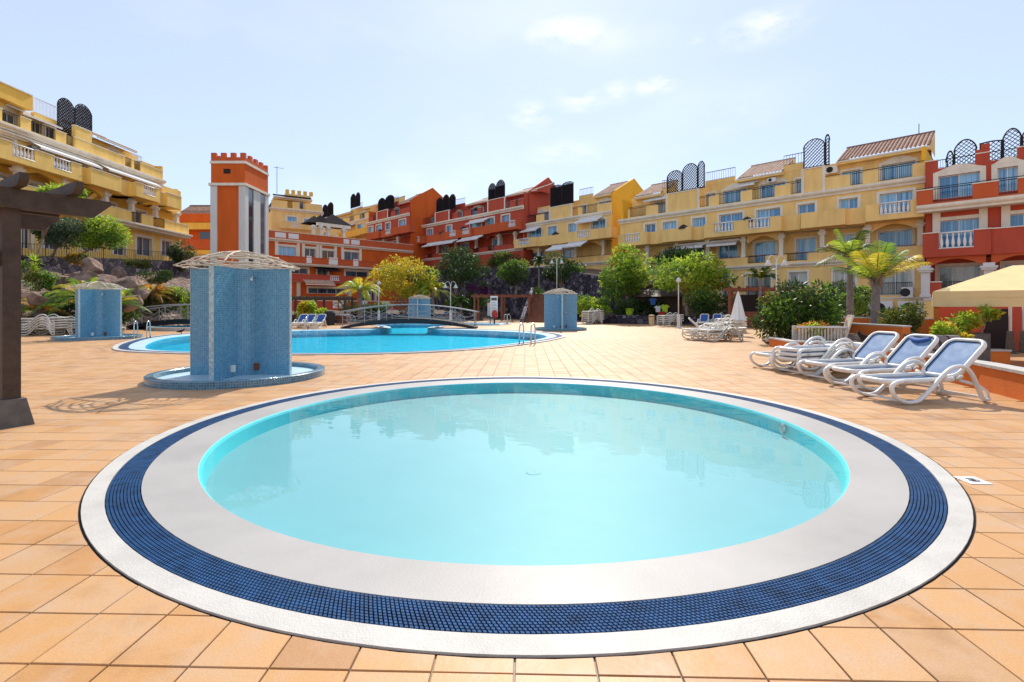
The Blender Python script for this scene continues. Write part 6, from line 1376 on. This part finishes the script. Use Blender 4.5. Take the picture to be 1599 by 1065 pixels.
ob = thing('planter_box', 'low orange planter box in front of the huge bush', 'planter', (9.35, 16.7, 0), R(-10)); mb = MB(); mb.box(0,2.0,0,.22,-.05,.3); mb.box(0,.22,.22,2.2,-.05,.3); mb.build('box', M['sunorange'], ob); mb = MB(); mb.box(-.03,2.03,-.03,.25,.301,.35); mb.box(-.03,.25,.251,2.2,.301,.35); mb.build('coping', M['coping'], ob)
# slatted trough with raised end
tg_ = thing('garden_trough', 'weathered slatted trough with raised end full of dry plants by the bush', 'planter', (9.95, 17.3, .22), R(-12))
for k in range(14): B(.1*k,.1*k+.06,0,.03,.12,.55).build('slat', M['stick'], tg_)
mb = MB(); mb.box(-.04,1.5,-.03,.06,.551,.61); mb.box(-.04,1.5,-.02,.05,.05,.12); mb.box(-.04,1.5,.5,.55,.05,.61); mb.build('frame', M['pillar'], tg_)
for k in range(6): mb = MB(); mb.bar((1.42+k*.012, .04+k*.085, .05), (1.66+k*.012, .04+k*.085, .92), .05, .03); mb.build('end_slat', M['stick'], tg_)
mb = MB(); mb.bar((1.40,-.02,.0), (1.68,-.02,.98), .06, .05); mb.bar((1.48,.54,.0), (1.76,.54,.98), .06, .05); mb.bar((1.68,-.04,.97), (1.76,.56,.97), .06, .06); mb.build('end_frame', M['stick'], tg_)
mb = MB(); leaves(mb, (.6,.28,.5), (.6,.2,.22), 500, .13, 0); leaves(mb, (.55,.15,.45), (.3,.2,.2), 260, .13, 1); mb.build('dry_foliage', [M['leaf_orange'], M['leaf_lime']], tg_)
# dark cat on the parapet
def dog(loc, rz, label):
    root = thing('cat', label, 'cat', loc, rz); me = bpy.data.meshes.new('body'); V = []; E = []; RAD = []
    def add(p, r, prev=None):
        V.append(p); RAD.append(r); i = len(V)-1
        if prev is not None: E.append((prev, i))
        return i
    hip = add((-.22,0,.36), (.085,.095)); belly = add((-.02,0,.35), (.085,.09), hip); chest = add((.17,0,.36), (.095,.115), belly); neck = add((.26,0,.46), (.065,.07), chest); skull = add((.33,0,.55), (.062,.06), neck); muz = add((.385,0,.535), (.034,.032), skull); add((.40,0,.53), (.022,.022), muz)
    t = add((-.32,0,.42), (.025,.025), hip); t2 = add((-.42,0,.46), (.018,.018), t); add((-.52,0,.56), (.014,.014), t2)
    for s in (-1, 1):
        e = add((.31,s*.045,.62), (.022,.016), skull); add((.30,s*.06,.67), (.008,.008), e)
        a = add((.18,s*.075,.25), (.035,.035), chest); b_ = add((.17,s*.075,.13), (.022,.022), a); c = add((.18,s*.075,.03), (.02,.02), b_); add((.215,s*.075,.016), (.02,.016), c)
        a = add((-.20,s*.075,.25), (.045,.045), hip); b_ = add((-.29,s*.075,.14), (.024,.024), a); c = add((-.26,s*.075,.03), (.02,.02), b_); add((-.225,s*.075,.016), (.02,.016), c)
    me.from_pydata(V, E, []); o = link(bpy.data.objects.new('body', me), root); md = o.modifiers.new('skin', 'SKIN'); 
    for i, sv in enumerate(me.skin_vertices[0].data): sv.radius = RAD[i]; sv.use_root = (i == 0)
    md.use_smooth_shade = True; ss = o.modifiers.new('sub', 'SUBSURF'); ss.levels = 1; ss.render_levels = 1
    m, nt, N, L, out = nodes('black_tan_fur'); p = princ(N, L, out, (.02,.015,.015), .8, .2); tc = N.new('ShaderNodeTexCoord'); sp = N.new('ShaderNodeSeparateXYZ'); L.new(tc.outputs['Object'], sp.inputs[0]); r_ = ramp(N, [(.12, (.25,.13,.06)), (.24, (.02,.015,.014))]); L.new(sp.outputs['Z'], r_.inputs[0]); L.new(r_.outputs[0], p.inputs['Base Color']); me.materials.append(m)
    return root
cat_ = dog((9.33, 13.1, .482), R(168), 'dark cat standing on the low orange wall behind the raised loungers'); cat_.scale = (.6, .6, .6)
# pigeon at the pool edge
pb_ = thing('pigeon', 'dark pigeon standing on the far edge of the big pool', 'bird', (*G(283, 522.5).to_2d(), .03), R(20))
mb = MB(); mb.tube([(-.22,0,.13),(-.12,0,.14),(0,0,.15),(.09,0,.19),(.13,0,.25),(.17,0,.27),(.2,0,.265)], [.012,.05,.075,.055,.03,.034,.008], 8, flat=.85); mb.tube([(.02,.03,.1),(.02,.03,0)], .008, 4); mb.tube([(.02,-.03,.1),(.02,-.03,0)], .008, 4); mb.build('body', M['darkroof'], pb_, True)
